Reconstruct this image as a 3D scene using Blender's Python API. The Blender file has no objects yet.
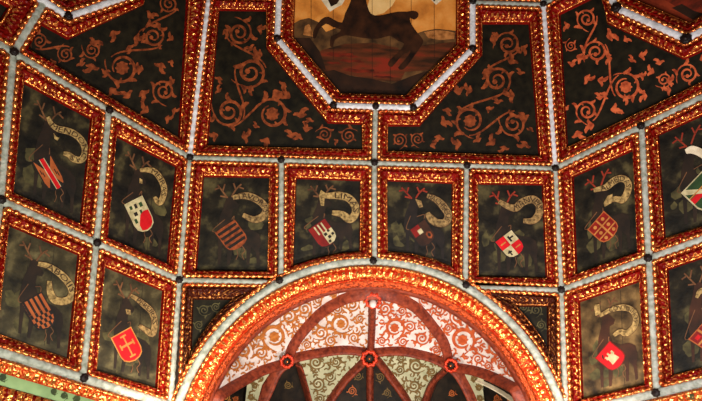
import bpy, math, random
from mathutils import Vector, Matrix, noise
from mathutils.geometry import delaunay_2d_cdt
random.seed(7)
SC = bpy.context.scene
COL = SC.collection
# ------------------------------------------------------------------ solved room + camera
PP = [618.9901, 0.65779, 0.01524, 0.46601, 0.78685, 0.92575, 1.34616, 8.29314, 6.08443, 4.47633, 2.91294, 5.61742, 6.9178, 7.72598, 8.37774, 2.57693, 2.72317, 2.7403, 0.02155, 0.47052, 0.03638, -0.00437]
F, PITCH, ROLL, X0, PHI = PP[0], PP[1], PP[2], PP[3], PP[4]
PCY, YAW, PCX = PP[6], PP[18], PP[19]
LZ, LY = PP[7:11], PP[11:15]
LW = [PP[15], PP[16], PP[17], 2.7]
cp, sp, cw, sw = math.cos(PITCH), math.sin(PITCH), math.cos(YAW), math.sin(YAW)
FW = Vector((sw*cp, cw*cp, sp)); RT0 = Vector((cw, -sw, 0)); UP0 = RT0.cross(FW)
RT = math.cos(ROLL)*RT0 + math.sin(ROLL)*UP0
UP = -math.sin(ROLL)*RT0 + math.cos(ROLL)*UP0
cam_d = bpy.data.cameras.new('camera'); cam = bpy.data.objects.new('camera', cam_d); COL.objects.link(cam)
cam.matrix_world = Matrix(((RT.x, UP.x, -FW.x, 0), (RT.y, UP.y, -FW.y, 0), (RT.z, UP.z, -FW.z, 0), (0, 0, 0, 1)))
cam_d.sensor_width = 36; cam_d.lens = F/702*36; cam_d.clip_start = .05
cam_d.shift_x = -PCX/702; cam_d.shift_y = PCY/702
SC.camera = cam
SC.view_settings.view_transform = 'Standard'; SC.view_settings.look = 'None'
SC.view_settings.gamma = 1; SC.view_settings.use_curve_mapping = False
SC.view_settings.exposure = 0.34
W = bpy.data.worlds.new('world'); SC.world = W; W.use_nodes = True
W.node_tree.nodes['Background'].inputs[0].default_value = (1, .62, .42, 1)
W.node_tree.nodes['Background'].inputs[1].default_value = .05

def area(name, loc, target, size, power, col):
    l = bpy.data.lights.new(name, 'AREA'); l.shape = 'DISK'; l.size = size; l.energy = power; l.color = col
    o = bpy.data.objects.new(name, l); COL.objects.link(o); o.location = loc
    o.rotation_euler = (Vector(target)-Vector(loc)).to_track_quat('-Z', 'Y').to_euler()
    o.visible_camera = True
    return o
def spot(name, loc, target, power, col, ang=60, rad=.05):
    l = bpy.data.lights.new(name, 'SPOT'); l.energy = power; l.color = col; l.spot_size = math.radians(ang)
    l.spot_blend = .8; l.shadow_soft_size = rad
    o = bpy.data.objects.new(name, l); COL.objects.link(o); o.location = loc
    o.rotation_euler = (Vector(target)-Vector(loc)).to_track_quat('-Z', 'Y').to_euler()
    return o
area('hall_lamp', (0.4, 4.6, -.2), (.4, 7.0, 5.6), .4, 300, (1, .93, .82))
area('hall_lamp', (0.2, 1.2, -1.0), (.4, 6.4, 7.6), .5, 235, (1, .92, .86))
area('hall_lamp', (3.2, 3.4, 0), (3.4, 6.2, 5.6), .35, 170, (.98, .93, 1))
area('hall_lamp', (-2.9, 3.6, 0), (-3.2, 6.0, 4.6), .35, 95, (.88, 1, .76))
spot('cornice_lamp', (X0-2.3, 7.6, 2.2), (X0-2.75, 8.2, 3.4), 130, (1, .88, .70), 110)
spot('cornice_lamp', (X0+2.3, 7.6, 2.2), (X0+2.75, 8.2, 3.4), 110, (1, .88, .74), 110)
spot('squinch_lamp', (X0, 8.3, 2.3), (X0, 8.9, 5.2), 120, (1, .82, .72), 120)

# ------------------------------------------------------------------ projection helpers
def ray(px, py):
    return (FW + RT*((px-351-PCX)/F) - UP*((py-200.5-PCY)/F)).normalized()
def lvl(s, l): return Vector((X0+s*LW[l], LY[l], LZ[l]))
class Plane:
    def __init__(s, f, a, b):
        # f facet (-1 left, 0 centre, 1 right); a upper level, b lower level
        if f == 0:
            s.e1 = Vector((1, 0, 0)); s.o = Vector((X0, LY[b], LZ[b])); up = Vector((X0, LY[a], LZ[a]))-s.o
        else:
            s.e1 = Vector((math.cos(PHI), f*-math.sin(PHI), 0)); s.o = lvl(f, b); up = lvl(f, a)-s.o
        s.e2 = (up - s.e1*up.dot(s.e1)).normalized()
        s.n = s.e1.cross(s.e2)
        if s.n.dot(-s.o) < 0: s.n = -s.n
    def p2(s, P): d = P-s.o; return Vector((d.dot(s.e1), d.dot(s.e2)))
    def p3(s, q, h=0): return s.o + s.e1*q[0] + s.e2*q[1] + s.n*h
    def un(s, px, py, h=0):
        r = ray(px, py); t = (s.o + s.n*h).dot(s.n)/r.dot(s.n)
        return s.p2(r*t)
PL = {(f, t): Plane(f, t, t+1) for f in (-1, 0, 1) for t in (0, 1, 2)}

# ------------------------------------------------------------------ materials
def s2l(c):
    return tuple(((v/255)/12.92 if v/255 <= .04045 else ((v/255+.055)/1.055)**2.4) for v in c) + (1,)
def new_mat(name):
    m = bpy.data.materials.new(name); m.use_nodes = True
    nt = m.node_tree; b = nt.nodes['Principled BSDF']
    return m, nt, b
def noise_mat(name, cols, scale=5, rough=.6, metal=0, bump=0, bscale=40, detail=4, stretch=None, stops=None, spec=.18):
    m, nt, b = new_mat(name)
    tc = nt.nodes.new('ShaderNodeTexCoord'); mp = nt.nodes.new('ShaderNodeMapping')
    nt.links.new(tc.outputs['Object'], mp.inputs[0])
    if stretch: mp.inputs['Scale'].default_value = stretch
    n = nt.nodes.new('ShaderNodeTexNoise'); n.inputs['Scale'].default_value = scale; n.inputs['Detail'].default_value = detail
    nt.links.new(mp.outputs[0], n.inputs[0])
    r = nt.nodes.new('ShaderNodeValToRGB')
    while len(r.color_ramp.elements) < len(cols): r.color_ramp.elements.new(.5)
    for i, c in enumerate(cols):
        r.color_ramp.elements[i].position = stops[i] if stops else .3+.4*i/max(1, len(cols)-1)
        r.color_ramp.elements[i].color = s2l(c)
    nt.links.new(n.outputs[0], r.inputs[0]); nt.links.new(r.outputs[0], b.inputs['Base Color'])
    b.inputs['Roughness'].default_value = rough; b.inputs['Metallic'].default_value = metal
    b.inputs['Specular IOR Level'].default_value = spec
    if bump:
        n2 = nt.nodes.new('ShaderNodeTexNoise'); n2.inputs['Scale'].default_value = bscale; n2.inputs['Detail'].default_value = 3
        nt.links.new(tc.outputs['Object'], n2.inputs[0])
        bp = nt.nodes.new('ShaderNodeBump'); bp.inputs['Strength'].default_value = bump; bp.inputs['Distance'].default_value = .02
        nt.links.new(n2.outputs[0], bp.inputs['Height']); nt.links.new(bp.outputs[0], b.inputs['Normal'])
    return m
def carved_mat(name, red, red2, gold, metal=.9, rough=.27, bias=0):
    # red bole ground with worn gilding on the raised leaves (attribute 'gilt' marks the gilded parts)
    m, nt, b = new_mat(name)
    at = nt.nodes.new('ShaderNodeAttribute'); at.attribute_name = 'gilt'
    tc = nt.nodes.new('ShaderNodeTexCoord')
    v = nt.nodes.new('ShaderNodeTexVoronoi'); v.inputs['Scale'].default_value = 24
    nt.links.new(tc.outputs['Object'], v.inputs['Vector'])
    n = nt.nodes.new('ShaderNodeTexNoise'); n.inputs['Scale'].default_value = 30; n.inputs['Detail'].default_value = 2
    nt.links.new(tc.outputs['Object'], n.inputs[0])
    a1 = nt.nodes.new('ShaderNodeMath'); a1.operation = 'MULTIPLY_ADD'
    nt.links.new(n.outputs[0], a1.inputs[0]); a1.inputs[1].default_value = 1.1
    nt.links.new(at.outputs['Fac'], a1.inputs[2])
    rr = nt.nodes.new('ShaderNodeMapRange'); rr.inputs[1].default_value = .86+bias; rr.inputs[2].default_value = 1.04+bias
    nt.links.new(a1.outputs[0], rr.inputs[0])
    n3 = nt.nodes.new('ShaderNodeTexNoise'); n3.inputs['Scale'].default_value = 3
    nt.links.new(tc.outputs['Object'], n3.inputs[0])
    mr = nt.nodes.new('ShaderNodeMix'); mr.data_type = 'RGBA'
    nt.links.new(n3.outputs[0], mr.inputs[0]); mr.inputs[6].default_value = s2l(red); mr.inputs[7].default_value = s2l(red2)
    mx = nt.nodes.new('ShaderNodeMix'); mx.data_type = 'RGBA'
    nt.links.new(rr.outputs[0], mx.inputs[0]); nt.links.new(mr.outputs[2], mx.inputs[6]); mx.inputs[7].default_value = s2l(gold)
    nt.links.new(mx.outputs[2], b.inputs['Base Color'])
    mm = nt.nodes.new('ShaderNodeMath'); mm.operation = 'MULTIPLY'; mm.inputs[1].default_value = metal
    nt.links.new(rr.outputs[0], mm.inputs[0]); nt.links.new(mm.outputs[0], b.inputs['Metallic'])
    b.inputs['Roughness'].default_value = rough; b.inputs['Specular IOR Level'].default_value = .06
    bp = nt.nodes.new('ShaderNodeBump'); bp.inputs['Strength'].default_value = 1.0; bp.inputs['Distance'].default_value = .02
    nt.links.new(v.outputs[0], bp.inputs['Height']); nt.links.new(bp.outputs[0], b.inputs['Normal'])
    return m
M = {}
M['carved'] = carved_mat('red_gilt_carving', (138, 13, 7), (52, 8, 5), (255, 160, 80))
M['carved_dark'] = carved_mat('brown_gilt_carving', (66, 20, 9), (36, 12, 7), (215, 135, 70), bias=.1)
M['carved_hot'] = carved_mat('orange_gilt_carving', (176, 44, 10), (140, 28, 7), (255, 160, 84), bias=-.16)
M['bead'] = noise_mat('gilt_bead', [(170, 44, 14), (255, 165, 90)], 20, .24, .85, .3)
M['batten'] = noise_mat('pale_painted_rib', [(112, 116, 104), (168, 171, 162)], 14, .6, 0, .7, 26, spec=.2)
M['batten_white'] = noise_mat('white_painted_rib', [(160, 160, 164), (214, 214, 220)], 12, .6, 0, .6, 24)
M['edge'] = noise_mat('worn_gilt_edge', [(90, 26, 12), (150, 64, 24)], 16, .45, .3)
M['boss'] = noise_mat('dark_boss', [(8, 6, 5), (26, 12, 10)], 12, .5)
M['board'] = noise_mat('dark_painted_board', [(12, 10, 7), (32, 27, 18), (88, 78, 48)], 4.5, .55, 0, .2, 30, detail=8, stops=[.36, .54, .76], spec=.15)
M['board_olive'] = noise_mat('olive_painted_board', [(24, 21, 14), (58, 51, 33), (112, 100, 66)], 4.5, .55, 0, .2, 30, detail=8, stops=[.34, .54, .76], spec=.15)
M['board_brown'] = noise_mat('brown_painted_board', [(34, 24, 14), (84, 64, 38), (140, 110, 66)], 4.5, .55, 0, .2, 30, detail=8, stops=[.34, .54, .76], spec=.15)
M['scroll_ground'] = noise_mat('dark_scroll_ground', [(12, 10, 6), (32, 27, 16)], 8, .6, 0, .1, spec=.12)
M['scroll'] = noise_mat('rust_scroll_paint', [(70, 28, 12), (150, 72, 36)], 14, .5)
M['scroll_bright'] = noise_mat('orange_scroll_paint', [(128, 46, 24), (206, 100, 58)], 14, .5)
M['scroll_tan'] = noise_mat('tan_scroll_paint', [(110, 64, 28), (178, 116, 62)], 14, .5)
M['land'] = noise_mat('olive_landscape_paint', [(36, 32, 18), (84, 76, 44)], 9, .6, detail=8)
M['stag'] = noise_mat('dark_stag_paint', [(20, 15, 11), (42, 29, 20)], 5, .6)
M['stag_brown'] = noise_mat('brown_stag_paint', [(34, 20, 14), (66, 36, 22)], 5, .6)
M['antler'] = noise_mat('antler_paint', [(70, 44, 28), (112, 74, 46)], 8, .6)
M['antler_red'] = noise_mat('red_antler_paint', [(110, 32, 22), (140, 50, 30)], 8, .6)
M['banner'] = noise_mat('cream_banner_paint', [(76, 58, 30), (180, 148, 92)], 26, .6)
M['banner_pale'] = noise_mat('pale_banner_paint', [(176, 160, 130), (222, 208, 180)], 10, .6)
M['banner_dim'] = noise_mat('dim_banner_paint', [(60, 44, 24), (160, 128, 80)], 26, .6)
M['letter'] = noise_mat('dark_letter_paint', [(38, 22, 14), (50, 28, 18)], 8, .6)
M['red'] = noise_mat('crimson_paint', [(160, 10, 18), (196, 20, 28)], 8, .5)
M['reddark'] = noise_mat('dark_red_paint', [(96, 14, 12), (130, 26, 20)], 8, .5)
M['gold'] = noise_mat('gold_paint', [(150, 92, 44), (180, 120, 60)], 8, .5)
M['orange'] = noise_mat('orange_paint', [(140, 68, 32), (168, 88, 44)], 8, .5)
M['cream'] = noise_mat('cream_paint', [(140, 128, 92), (190, 176, 136)], 14, .6)
M['black'] = noise_mat('black_paint', [(20, 16, 14), (34, 26, 22)], 8, .6)
M['green'] = noise_mat('green_paint', [(30, 50, 26), (42, 66, 34)], 8, .6)
M['greenband'] = noise_mat('green_frieze_paint', [(104, 128, 84), (128, 152, 104)], 5, .6)
M['ornament'] = noise_mat('dark_green_ornament', [(34, 46, 20), (56, 66, 30)], 8, .6)
M['sky'] = noise_mat('amber_sky_paint', [(140, 78, 28), (196, 122, 50), (218, 150, 76)], 3, .5, 0, .1, detail=7)
M['skyred'] = noise_mat('russet_sky_paint', [(96, 30, 14), (140, 52, 26)], 4, .5)
M['cloud'] = noise_mat('ochre_cloud_paint', [(206, 160, 96), (226, 190, 130)], 4, .5)
M['hill'] = noise_mat('umber_hill_paint', [(40, 26, 15), (104, 70, 38)], 6, .55, detail=7)
M['hill2'] = noise_mat('dark_umber_paint', [(18, 12, 8), (50, 28, 16)], 4, .55, detail=7)
M['ground'] = noise_mat('russet_ground_paint', [(44, 26, 14), (84, 40, 20), (118, 36, 20)], 2.4, .5, stretch=(.7, 1.6, 3.4), detail=8, stops=[.38, .52, .68])
M['ember'] = noise_mat('ember_red_paint', [(48, 20, 11), (112, 34, 18)], 5, .5, stretch=(1, 1, 2.5), detail=7)
M['stagbig'] = noise_mat('large_stag_paint', [(20, 11, 7), (60, 32, 16)], 6, .5, detail=7)
M['web'] = noise_mat('white_plaster_web', [(176, 162, 154), (212, 200, 196)], 5, .7)
M['web_green'] = noise_mat('grey_green_plaster_web', [(140, 142, 112), (176, 172, 140)], 5, .7)
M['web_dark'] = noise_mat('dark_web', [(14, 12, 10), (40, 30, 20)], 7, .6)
M['web_scroll'] = noise_mat('ochre_web_scroll', [(136, 72, 26), (176, 108, 50)], 12, .6)
M['web_scroll_red'] = noise_mat('russet_web_scroll', [(150, 58, 28), (180, 88, 46)], 12, .6)
M['web_scroll_dk'] = noise_mat('umber_web_scroll', [(84, 66, 34), (110, 84, 46)], 12, .6)
M['rib'] = noise_mat('red_brown_rib', [(78, 28, 18), (136, 58, 36)], 14, .5, 0, .5, 26)
M['archrib'] = noise_mat('vermilion_arch_rib', [(74, 22, 9), (196, 78, 34)], 30, .36, .6, .9, 40)
M['ring'] = noise_mat('red_ring_paint', [(96, 12, 8), (226, 70, 36)], 34, .35, .3, .5)
M['wall'] = noise_mat('plaster_wall', [(150, 140, 120), (170, 160, 138)], 3, .8)
M['floor'] = noise_mat('terracotta_floor', [(110, 60, 40), (136, 80, 54)], 3, .6)
M['backing'] = noise_mat('dark_timber_backing', [(20, 12, 8), (34, 22, 14)], 3, .8)

# ------------------------------------------------------------------ mesh helpers
class MB:
    def __init__(s): s.v = []; s.f = []; s.m = []; s.g = []; s.key = {}; s.mats = []
    def mat(s, name):
        if name not in s.mats: s.mats.append(name)
        return s.mats.index(name)
    def vert(s, p, g=0, merge=False):
        if merge:
            k = (round(p[0], 4), round(p[1], 4), round(p[2], 4))
            if k in s.key: return s.key[k]
            s.key[k] = len(s.v)
        s.v.append(tuple(p)); s.g.append(g); return len(s.v)-1
    def face(s, idx, mat):
        if len(set(idx)) < 3: return
        s.f.append(tuple(idx)); s.m.append(s.mat(mat))
    def grid(s, rows, mat, gs=None, merge=True, closed=False):
        ids = [[s.vert(p, gs[i][j] if gs else 0, merge) for j, p in enumerate(r)] for i, r in enumerate(rows)]
        for i in range(len(ids)-1):
            n = len(ids[i])
            for j in range(n if closed else n-1):
                k = (j+1) % n
                q = [ids[i][j], ids[i][k], ids[i+1][k], ids[i+1][j]]
                q2 = [x for n_, x in enumerate(q) if x not in q[:n_]]
                if len(q2) >= 3: s.face(q2, mat)
    def build(s, name, parent=None, smooth=True, origin=None):
        me = bpy.data.meshes.new(name)
        o0 = Vector(origin) if origin is not None else Vector((0, 0, 0))
        me.from_pydata([tuple(Vector(v)-o0) for v in s.v], [], s.f)
        for m in s.mats: me.materials.append(M[m])
        me.polygons.foreach_set('material_index', s.m)
        me.polygons.foreach_set('use_smooth', [smooth]*len(s.f))
        a = me.attributes.new('gilt', 'FLOAT', 'POINT'); a.data.foreach_set('value', s.g)
        me.update()
        o = bpy.data.objects.new(name, me); COL.objects.link(o)
        o.location = o0
        if parent is not None:
            o.parent = parent
            o.location = o0 - world_loc(parent)
        return o
def world_loc(o):
    v = o.location.copy()
    while o.parent: o = o.parent; v += o.location
    return v
def thing(name, label, cat, loc, group=None):
    o = bpy.data.objects.new(name, None); COL.objects.link(o); o.location = loc; o.empty_display_size = .1
    o['label'] = label; o['category'] = cat
    if group: o['group'] = group
    return o
def tag(o, label, cat, group=None):
    o['label'] = label; o['category'] = cat
    if group: o['group'] = group
    return o
def struct(o): o['kind'] = 'structure'; return o

ICO = None
def ico():
    global ICO
    if ICO is None:
        import bmesh
        bm = bmesh.new(); bmesh.ops.create_icosphere(bm, subdivisions=2, radius=1)
        bm.verts.ensure_lookup_table()
        ICO = ([v.co.copy() for v in bm.verts], [tuple(v.index for v in f.verts) for f in bm.faces]); bm.free()
    return ICO
def bead(mb, p, e1, e2, n, a, b, c, mat):
    V, Fc = ico(); base = len(mb.v)
    for v in V: mb.v.append(tuple(p + e1*(v.x*a) + e2*(v.y*b) + n*(v.z*c))); mb.g.append(1)
    mi = mb.mat(mat)
    for f in Fc: mb.f.append(tuple(base+i for i in f)); mb.m.append(mi)
def bead_string(mb, pts, dirs, nrm, pitch, r, mat, closed=True, hgt=1.0):
    """continuous bead-and-reel moulding along densely sampled points"""
    rows = []; s = 0
    cum = [0]
    for i in range(1, len(pts)): cum.append(cum[-1]+(pts[i]-pts[i-1]).length)
    tot = cum[-1]+((pts[0]-pts[-1]).length if closed else 0); nb = max(1, round(tot/pitch)); pt = tot/nb
    for i, p in enumerate(pts):
        ph = (cum[i]/pt) % 1; k = math.sin(math.pi*ph); rr = r*(.30+.74*k**.55)
        j = 1+.16*noise.noise(Vector((int(cum[i]/pt)*3.7, p.x, p.z)))
        n = nrm(i) if callable(nrm) else nrm
        side = dirs[i].cross(n).normalized()
        rows.append([p+side*(math.cos(a)*rr*j)+n*(math.sin(a)*rr*j*hgt) for a in [2*math.pi*q/8 for q in range(8)]])
    if closed: rows.append(rows[0])
    mb.grid(rows, mat, [[1]*8]*len(rows), merge=True, closed=True)
def inset2(poly, d):
    # poly CCW list of 2D; positive d moves inward
    n = len(poly); out = []
    for i in range(n):
        p0, p1, p2 = poly[i-1], poly[i], poly[(i+1) % n]
        a = (p1-p0).normalized(); b = (p2-p1).normalized()
        na = Vector((-a.y, a.x)); nb = Vector((-b.y, b.x))
        k = na+nb; den = max(.35, 1+na.dot(nb))
        out.append(p1 + k*(d/den))
    return out
def area2(p): return .5*sum(p[i-1].x*p[i].y-p[i].x*p[i-1].y for i in range(len(p)))
def loop_points(poly, step):
    out = []
    for i in range(len(poly)):
        a, b = poly[i], poly[(i+1) % len(poly)]; L = (b-a).length
        n = max(1, round(L/step))
        for k in range(n): out.append((a.lerp(b, (k+.5)/n), (b-a).normalized()))
    return out
def relief(s, t, seed):
    # acanthus running pattern: lobes along s
    u = s/.105+seed
    lob = max(0, math.cos(2*math.pi*u))**.7*max(0, 1-abs(t-.42)*2.6)
    lob2 = max(0, math.cos(2*math.pi*u+math.pi))**.7*max(0, 1-abs(t-.62)*4)
    nz = noise.noise(Vector((s*19+seed*7, t*5, seed)))
    return max(0, max(lob, lob2*.8)+.45*nz)
PROF = [(0, .0), (.04, -.012), (.10, -.018), (.16, -.008), (.26, .0), (.36, .006), (.46, .014), (.56, .026), (.66, .04), (.74, .056), (.80, .064), (.84, .058), (.88, .062), (.92, .075), (1, .12)]
def frame_loft(plane, outer, inner, D, mats, parent, seed, beadmat='bead', pitch=.086, br=.027):
    """outer: 2D polygon at rib edge, inner: 2D polygon of the recessed board (same order)."""
    if area2(outer) < 0: outer = outer[::-1]; inner = inner[::-1]
    ring = inset2(outer, .062)
    mb = MB()
    n = len(outer)
    for i in range(n):
        j = (i+1) % n
        L = (outer[j]-outer[i]).length; ns = max(2, int(L/.024))
        rows, gs = [], []
        T = [(-1, 0)] + PROF
        for (t, dep) in T:
            r, g = [], []
            if t < 0: A, B = outer[i], outer[j]
            else: A, B = ring[i].lerp(inner[i], t), ring[j].lerp(inner[j], t)
            for k in range(ns+1):
                u = k/ns; q = A.lerp(B, u); s = (u-.5)*L
                win = min(1, u*L/.05, (1-u)*L/.05)
                h = -dep*(D/.12); gl = .25
                if 0 < t < .8:
                    rl = relief(s, t, seed+i*.37)*win
                    h += rl*.036; gl = rl*.75
                elif .8 <= t < .9:
                    rl = (.5+.5*math.cos(2*math.pi*s/.045))*win; h += .008*rl; gl = .35+.3*rl
                elif t >= .9: gl = .05
                if t < 0: h = -.01
                r.append(plane.p3(q, h)); g.append(gl)
            rows.append(r); gs.append(g)
        mb.grid(rows, mats, gs)
    fr = mb.build('carved_frame', parent, origin=world_loc(parent))
    mb = MB()
    pts, drs = [], []
    for q, dr in loop_points(inset2(outer, .012), pitch/9):
        pts.append(plane.p3(q, .014)); drs.append(plane.e1*dr.x+plane.e2*dr.y)
    bead_string(mb, pts, drs, plane.n, pitch, br*1.15, beadmat)
    bd = mb.build('bead_moulding', parent, origin=world_loc(parent))
    return fr, bd
def flat_poly(mb, plane, poly2, h, mat):
    try:
        r = delaunay_2d_cdt([Vector(p) for p in poly2], [], [list(range(len(poly2)))], 1, 1e-6)
    except Exception: return
    ids = [mb.vert(plane.p3(p, h)) for p in r[0]]
    for f in r[2]:
        a = [plane.p3(r[0][i], h) for i in f[:3]]
        nn = (a[1]-a[0]).cross(a[2]-a[0])
        mb.face([ids[i] for i in (f if nn.dot(plane.n) > 0 else f[::-1])], mat)
class Painter:
    """paints pixel-traced shapes on a board at recess depth -D of a plane"""
    def __init__(s, plane, D): s.pl, s.D = plane, D
    def q(s, p): return s.pl.un(p[0], p[1], -s.D)
    def p3(s, p, h): return s.pl.p3(s.q(p), -s.D+h)
    def poly(s, mb, pts, mat, h=.003): flat_poly(mb, s.pl, [s.q(p) for p in pts], -s.D+h, mat)
    def facing(s, mb, idx, mat):
        a, b, c = (Vector(mb.v[i]) for i in idx[:3])
        mb.face(idx if (b-a).cross(c-a).dot(s.pl.n) > 0 else idx[::-1], mat)
class SpherePainter:
    def __init__(s, plane, c, R): s.pl, s.c, s.R = plane, plane.p3(c), R
    def hit(s, p, dr=0):
        r = ray(*p); R = s.R-dr
        b = r.dot(s.c); disc = b*b-(s.c.length_squared-R*R); P = None
        if disc > 0: P = r*(b+math.sqrt(disc))
        if P is None or (P-s.c).dot(s.pl.n) > -s.dmin:
            t = (s.c-s.pl.n*s.dmin).dot(s.pl.n)/r.dot(s.pl.n); Q = r*t-(s.c-s.pl.n*s.dmin); s.miss = True
            if P is not None and Q.length > .001: Q = Q.normalized()
            elif Q.length > .001: Q = Q.normalized()
            P = s.c-s.pl.n*s.dmin+Q*math.sqrt(R*R-s.dmin**2)
        return P
    dmin = .28
    def p3(s, p, h): return s.hit(p, h)
    def facing(s, mb, idx, mat):
        a, b, c = (Vector(mb.v[i]) for i in idx[:3])
        mb.face(idx if (b-a).cross(c-a).dot(s.c-a) > 0 else idx[::-1], mat)
    def poly(s, mb, pts, mat, h=.003, step=5):
        bd = []
        for i in range(len(pts)):
            a, b = Vector(pts[i]), Vector(pts[(i+1) % len(pts)]); n = max(1, round((b-a).length/step))
            bd += [a.lerp(b, k/n) for k in range(n)]
        xs = [p.x for p in bd]; ys = [p.y for p in bd]; nb = len(bd); ex = []
        def inside(x, y):
            c = False
            for i in range(nb):
                a, b = bd[i-1], bd[i]
                if (a.y > y) != (b.y > y) and x < (b.x-a.x)*(y-a.y)/(b.y-a.y)+a.x: c = not c
            return c
        y = min(ys)+step/2
        while y < max(ys):
            x = min(xs)+step/2
            while x < max(xs):
                if inside(x, y) and min((Vector((x, y))-p).length for p in bd) > step*.5: ex.append(Vector((x, y)))
                x += step
            y += step
        r = delaunay_2d_cdt(bd+ex, [], [list(range(nb))], 1, 1e-6)
        ids = [mb.vert(s.p3(p, h)) for p in r[0]]
        for f in r[2]: s.facing(mb, [ids[i] for i in f], mat)
def ribbon(P, mb, pts, ws, mat, h):
    L, R = [], []
    n = len(pts)
    for i in range(n):
        a, b = Vector(pts[max(0, i-1)]), Vector(pts[min(n-1, i+1)])
        d = (b-a); d = d.normalized() if d.length > 1e-9 else Vector((1, 0)); nn = Vector((-d.y, d.x))
        w = ws[i] if isinstance(ws, (list, tuple)) else ws
        c = Vector(pts[i]); L.append(mb.vert(P.p3(c+nn*w, h))); R.append(mb.vert(P.p3(c-nn*w, h)))
    for i in range(n-1): P.facing(mb, [L[i], L[i+1], R[i+1], R[i]], mat)
def blob(P, mb, c, r, mat, h, lobes=0, amp=.25, rx=1, ang=0):
    n = 18; pts = []
    for k in range(n):
        a = 2*math.pi*k/n; rr = r*(1+amp*math.cos(lobes*a)) if lobes else r
        x, y = rr*rx*math.cos(a), rr*math.sin(a)
        pts.append((c[0]+x*math.cos(ang)-y*math.sin(ang), c[1]+x*math.sin(ang)+y*math.cos(ang)))
    ids = [mb.vert(P.p3(Vector(p), h)) for p in pts]; cc = mb.vert(P.p3(Vector(c), h))
    for k in range(n): P.facing(mb, [ids[k], ids[(k+1) % n], cc], mat)
def comma(P, mb, p, ang, L, bend, mat, h, wk=.17):
    n = 10; pts = []; ws = []; a = ang; c = Vector(p)
    for k in range(n):
        t = k/(n-1); pts.append(c.copy())
        ws.append(max(.16, L*wk*(math.sin(math.pi*(t*.8+.12))**.8)*(1 if k % 2 else .78)))
        a += bend*(.05+.32*t); c += Vector((math.cos(a), math.sin(a)))*L/n
    ribbon(P, mb, pts, ws, mat, h); return pts[-1]
def leaf(P, mb, p, ang, L, mat, h):
    """curled acanthus leaf: a main comma and two shorter side lobes"""
    bd = random.choice((-1, 1))*random.uniform(.7, 1.2)
    L *= 1.2; e = comma(P, mb, p, ang, L, bd, mat, h)
    comma(P, mb, p, ang-bd*.35, L*.7, -bd, mat, h+.0005, .2)
    comma(P, mb, p, ang+bd*.6, L*.5, bd*.6, mat, h+.0010, .22)
def scroll(P, mb, c, r, mat, h, d=1, a0=0, flower=False, w=None, asp=1.0, leaves=4):
    w = w or r*.085
    turns = 1.05 if flower else 1.8
    n = 34; pts = []; ws = []
    for k in range(n+1):
        t = k/n; rr = r*(1-(.42 if flower else .8)*t**.9); a = a0+d*2*math.pi*turns*t
        pts.append((c[0]+rr*asp*math.cos(a), c[1]+rr*math.sin(a)))
        ws.append(w*(.42+.75*math.sin(math.pi*min(1, t*.9+.1))))
    ribbon(P, mb, pts, ws, mat, h)
    if flower: blob(P, mb, c, r*.42, mat, h+.001, 8, .14)
    else: blob(P, mb, pts[-1], r*.17, mat, h+.001)
    for i in range(leaves):
        k = int(n*(.02+.5*i/max(1, leaves))); tn = pts[min(n, k+1)]; a = math.atan2(tn[1]-pts[k][1], tn[0]-pts[k][0])
        comma(P, mb, pts[k], a-d*random.uniform(.1, .5), r*random.uniform(.6, .95), -d*random.uniform(.5, 1.2), mat, h+.001, .19)
    if r > 8:
        for i in range(2):
            k = int(n*(.2+.3*i)); tn = pts[k+1]; a = math.atan2(tn[1]-pts[k][1], tn[0]-pts[k][0])
            comma(P, mb, pts[k], a+d*.5, r*.36, d*.8, mat, h+.001, .2)
    # short stem leading into the curl
    s0 = Vector(pts[0]); tn = (Vector(pts[0])-Vector(pts[1])).normalized()
    comma(P, mb, s0, math.atan2(tn.y, tn.x), r*.8, d*-.25, mat, h, .07)
def smooth_path(pts, n=6):
    out = []; N = len(pts); V = [Vector(p) for p in pts]
    for i in range(N-1):
        p0, p1, p2, p3 = V[max(0, i-1)], V[i], V[i+1], V[min(N-1, i+2)]
        for k in range(n):
            t = k/n
            out.append(.5*((2*p1)+(p2-p0)*t+(2*p0-5*p1+4*p2-p3)*t*t+(3*p1-p0-3*p2+p3)*t**3))
    out.append(V[-1]); return out
def text_on_path(P, mb, txt, path, t0, t1, hw, mat, h):
    cu = bpy.data.curves.new('t', 'FONT'); cu.body = txt; cu.resolution_u = 2
    o = bpy.data.objects.new('t', cu); COL.objects.link(o)
    bpy.context.view_layer.update()
    me = bpy.data.meshes.new_from_object(o.evaluated_get(bpy.context.evaluated_depsgraph_get()))
    vs = [v.co.copy() for v in me.vertices]; fs = [list(p.vertices) for p in me.polygons]
    bpy.data.objects.remove(o); bpy.data.curves.remove(cu); bpy.data.meshes.remove(me)
    if not vs: return
    w = max(v.x for v in vs); x0 = min(v.x for v in vs); hh = max(v.y for v in vs)
    cum = [0]
    for i in range(1, len(path)): cum.append(cum[-1]+(path[i]-path[i-1]).length)
    tot = cum[-1]; ids = []
    for v in vs:
        s = (t0+(t1-t0)*(v.x-x0)/(w-x0))*tot
        i = max(k for k in range(len(cum)) if cum[k] <= s) if s < tot else len(cum)-2
        i = min(i, len(cum)-2)
        f = (s-cum[i])/max(1e-6, cum[i+1]-cum[i]); p = path[i].lerp(path[i+1], f); d = (path[i+1]-path[i]).normalized()
        nn = Vector((d.y, -d.x))  # up on the picture when moving right
        ids.append(mb.vert(P.p3(p+nn*((v.y/hh-.5)*1.5*hw), h)))
    for f in fs: P.facing(mb, [ids[i] for i in f], mat)
# ------------------------------------------------------------------ grid nodes (2D in each facet plane)
def N(f, t, px, py): return PL[(f, t)].un(px, py)
def RN(f, t, s, l): return PL[(f, t)].p2(lvl(s, l))
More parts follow.
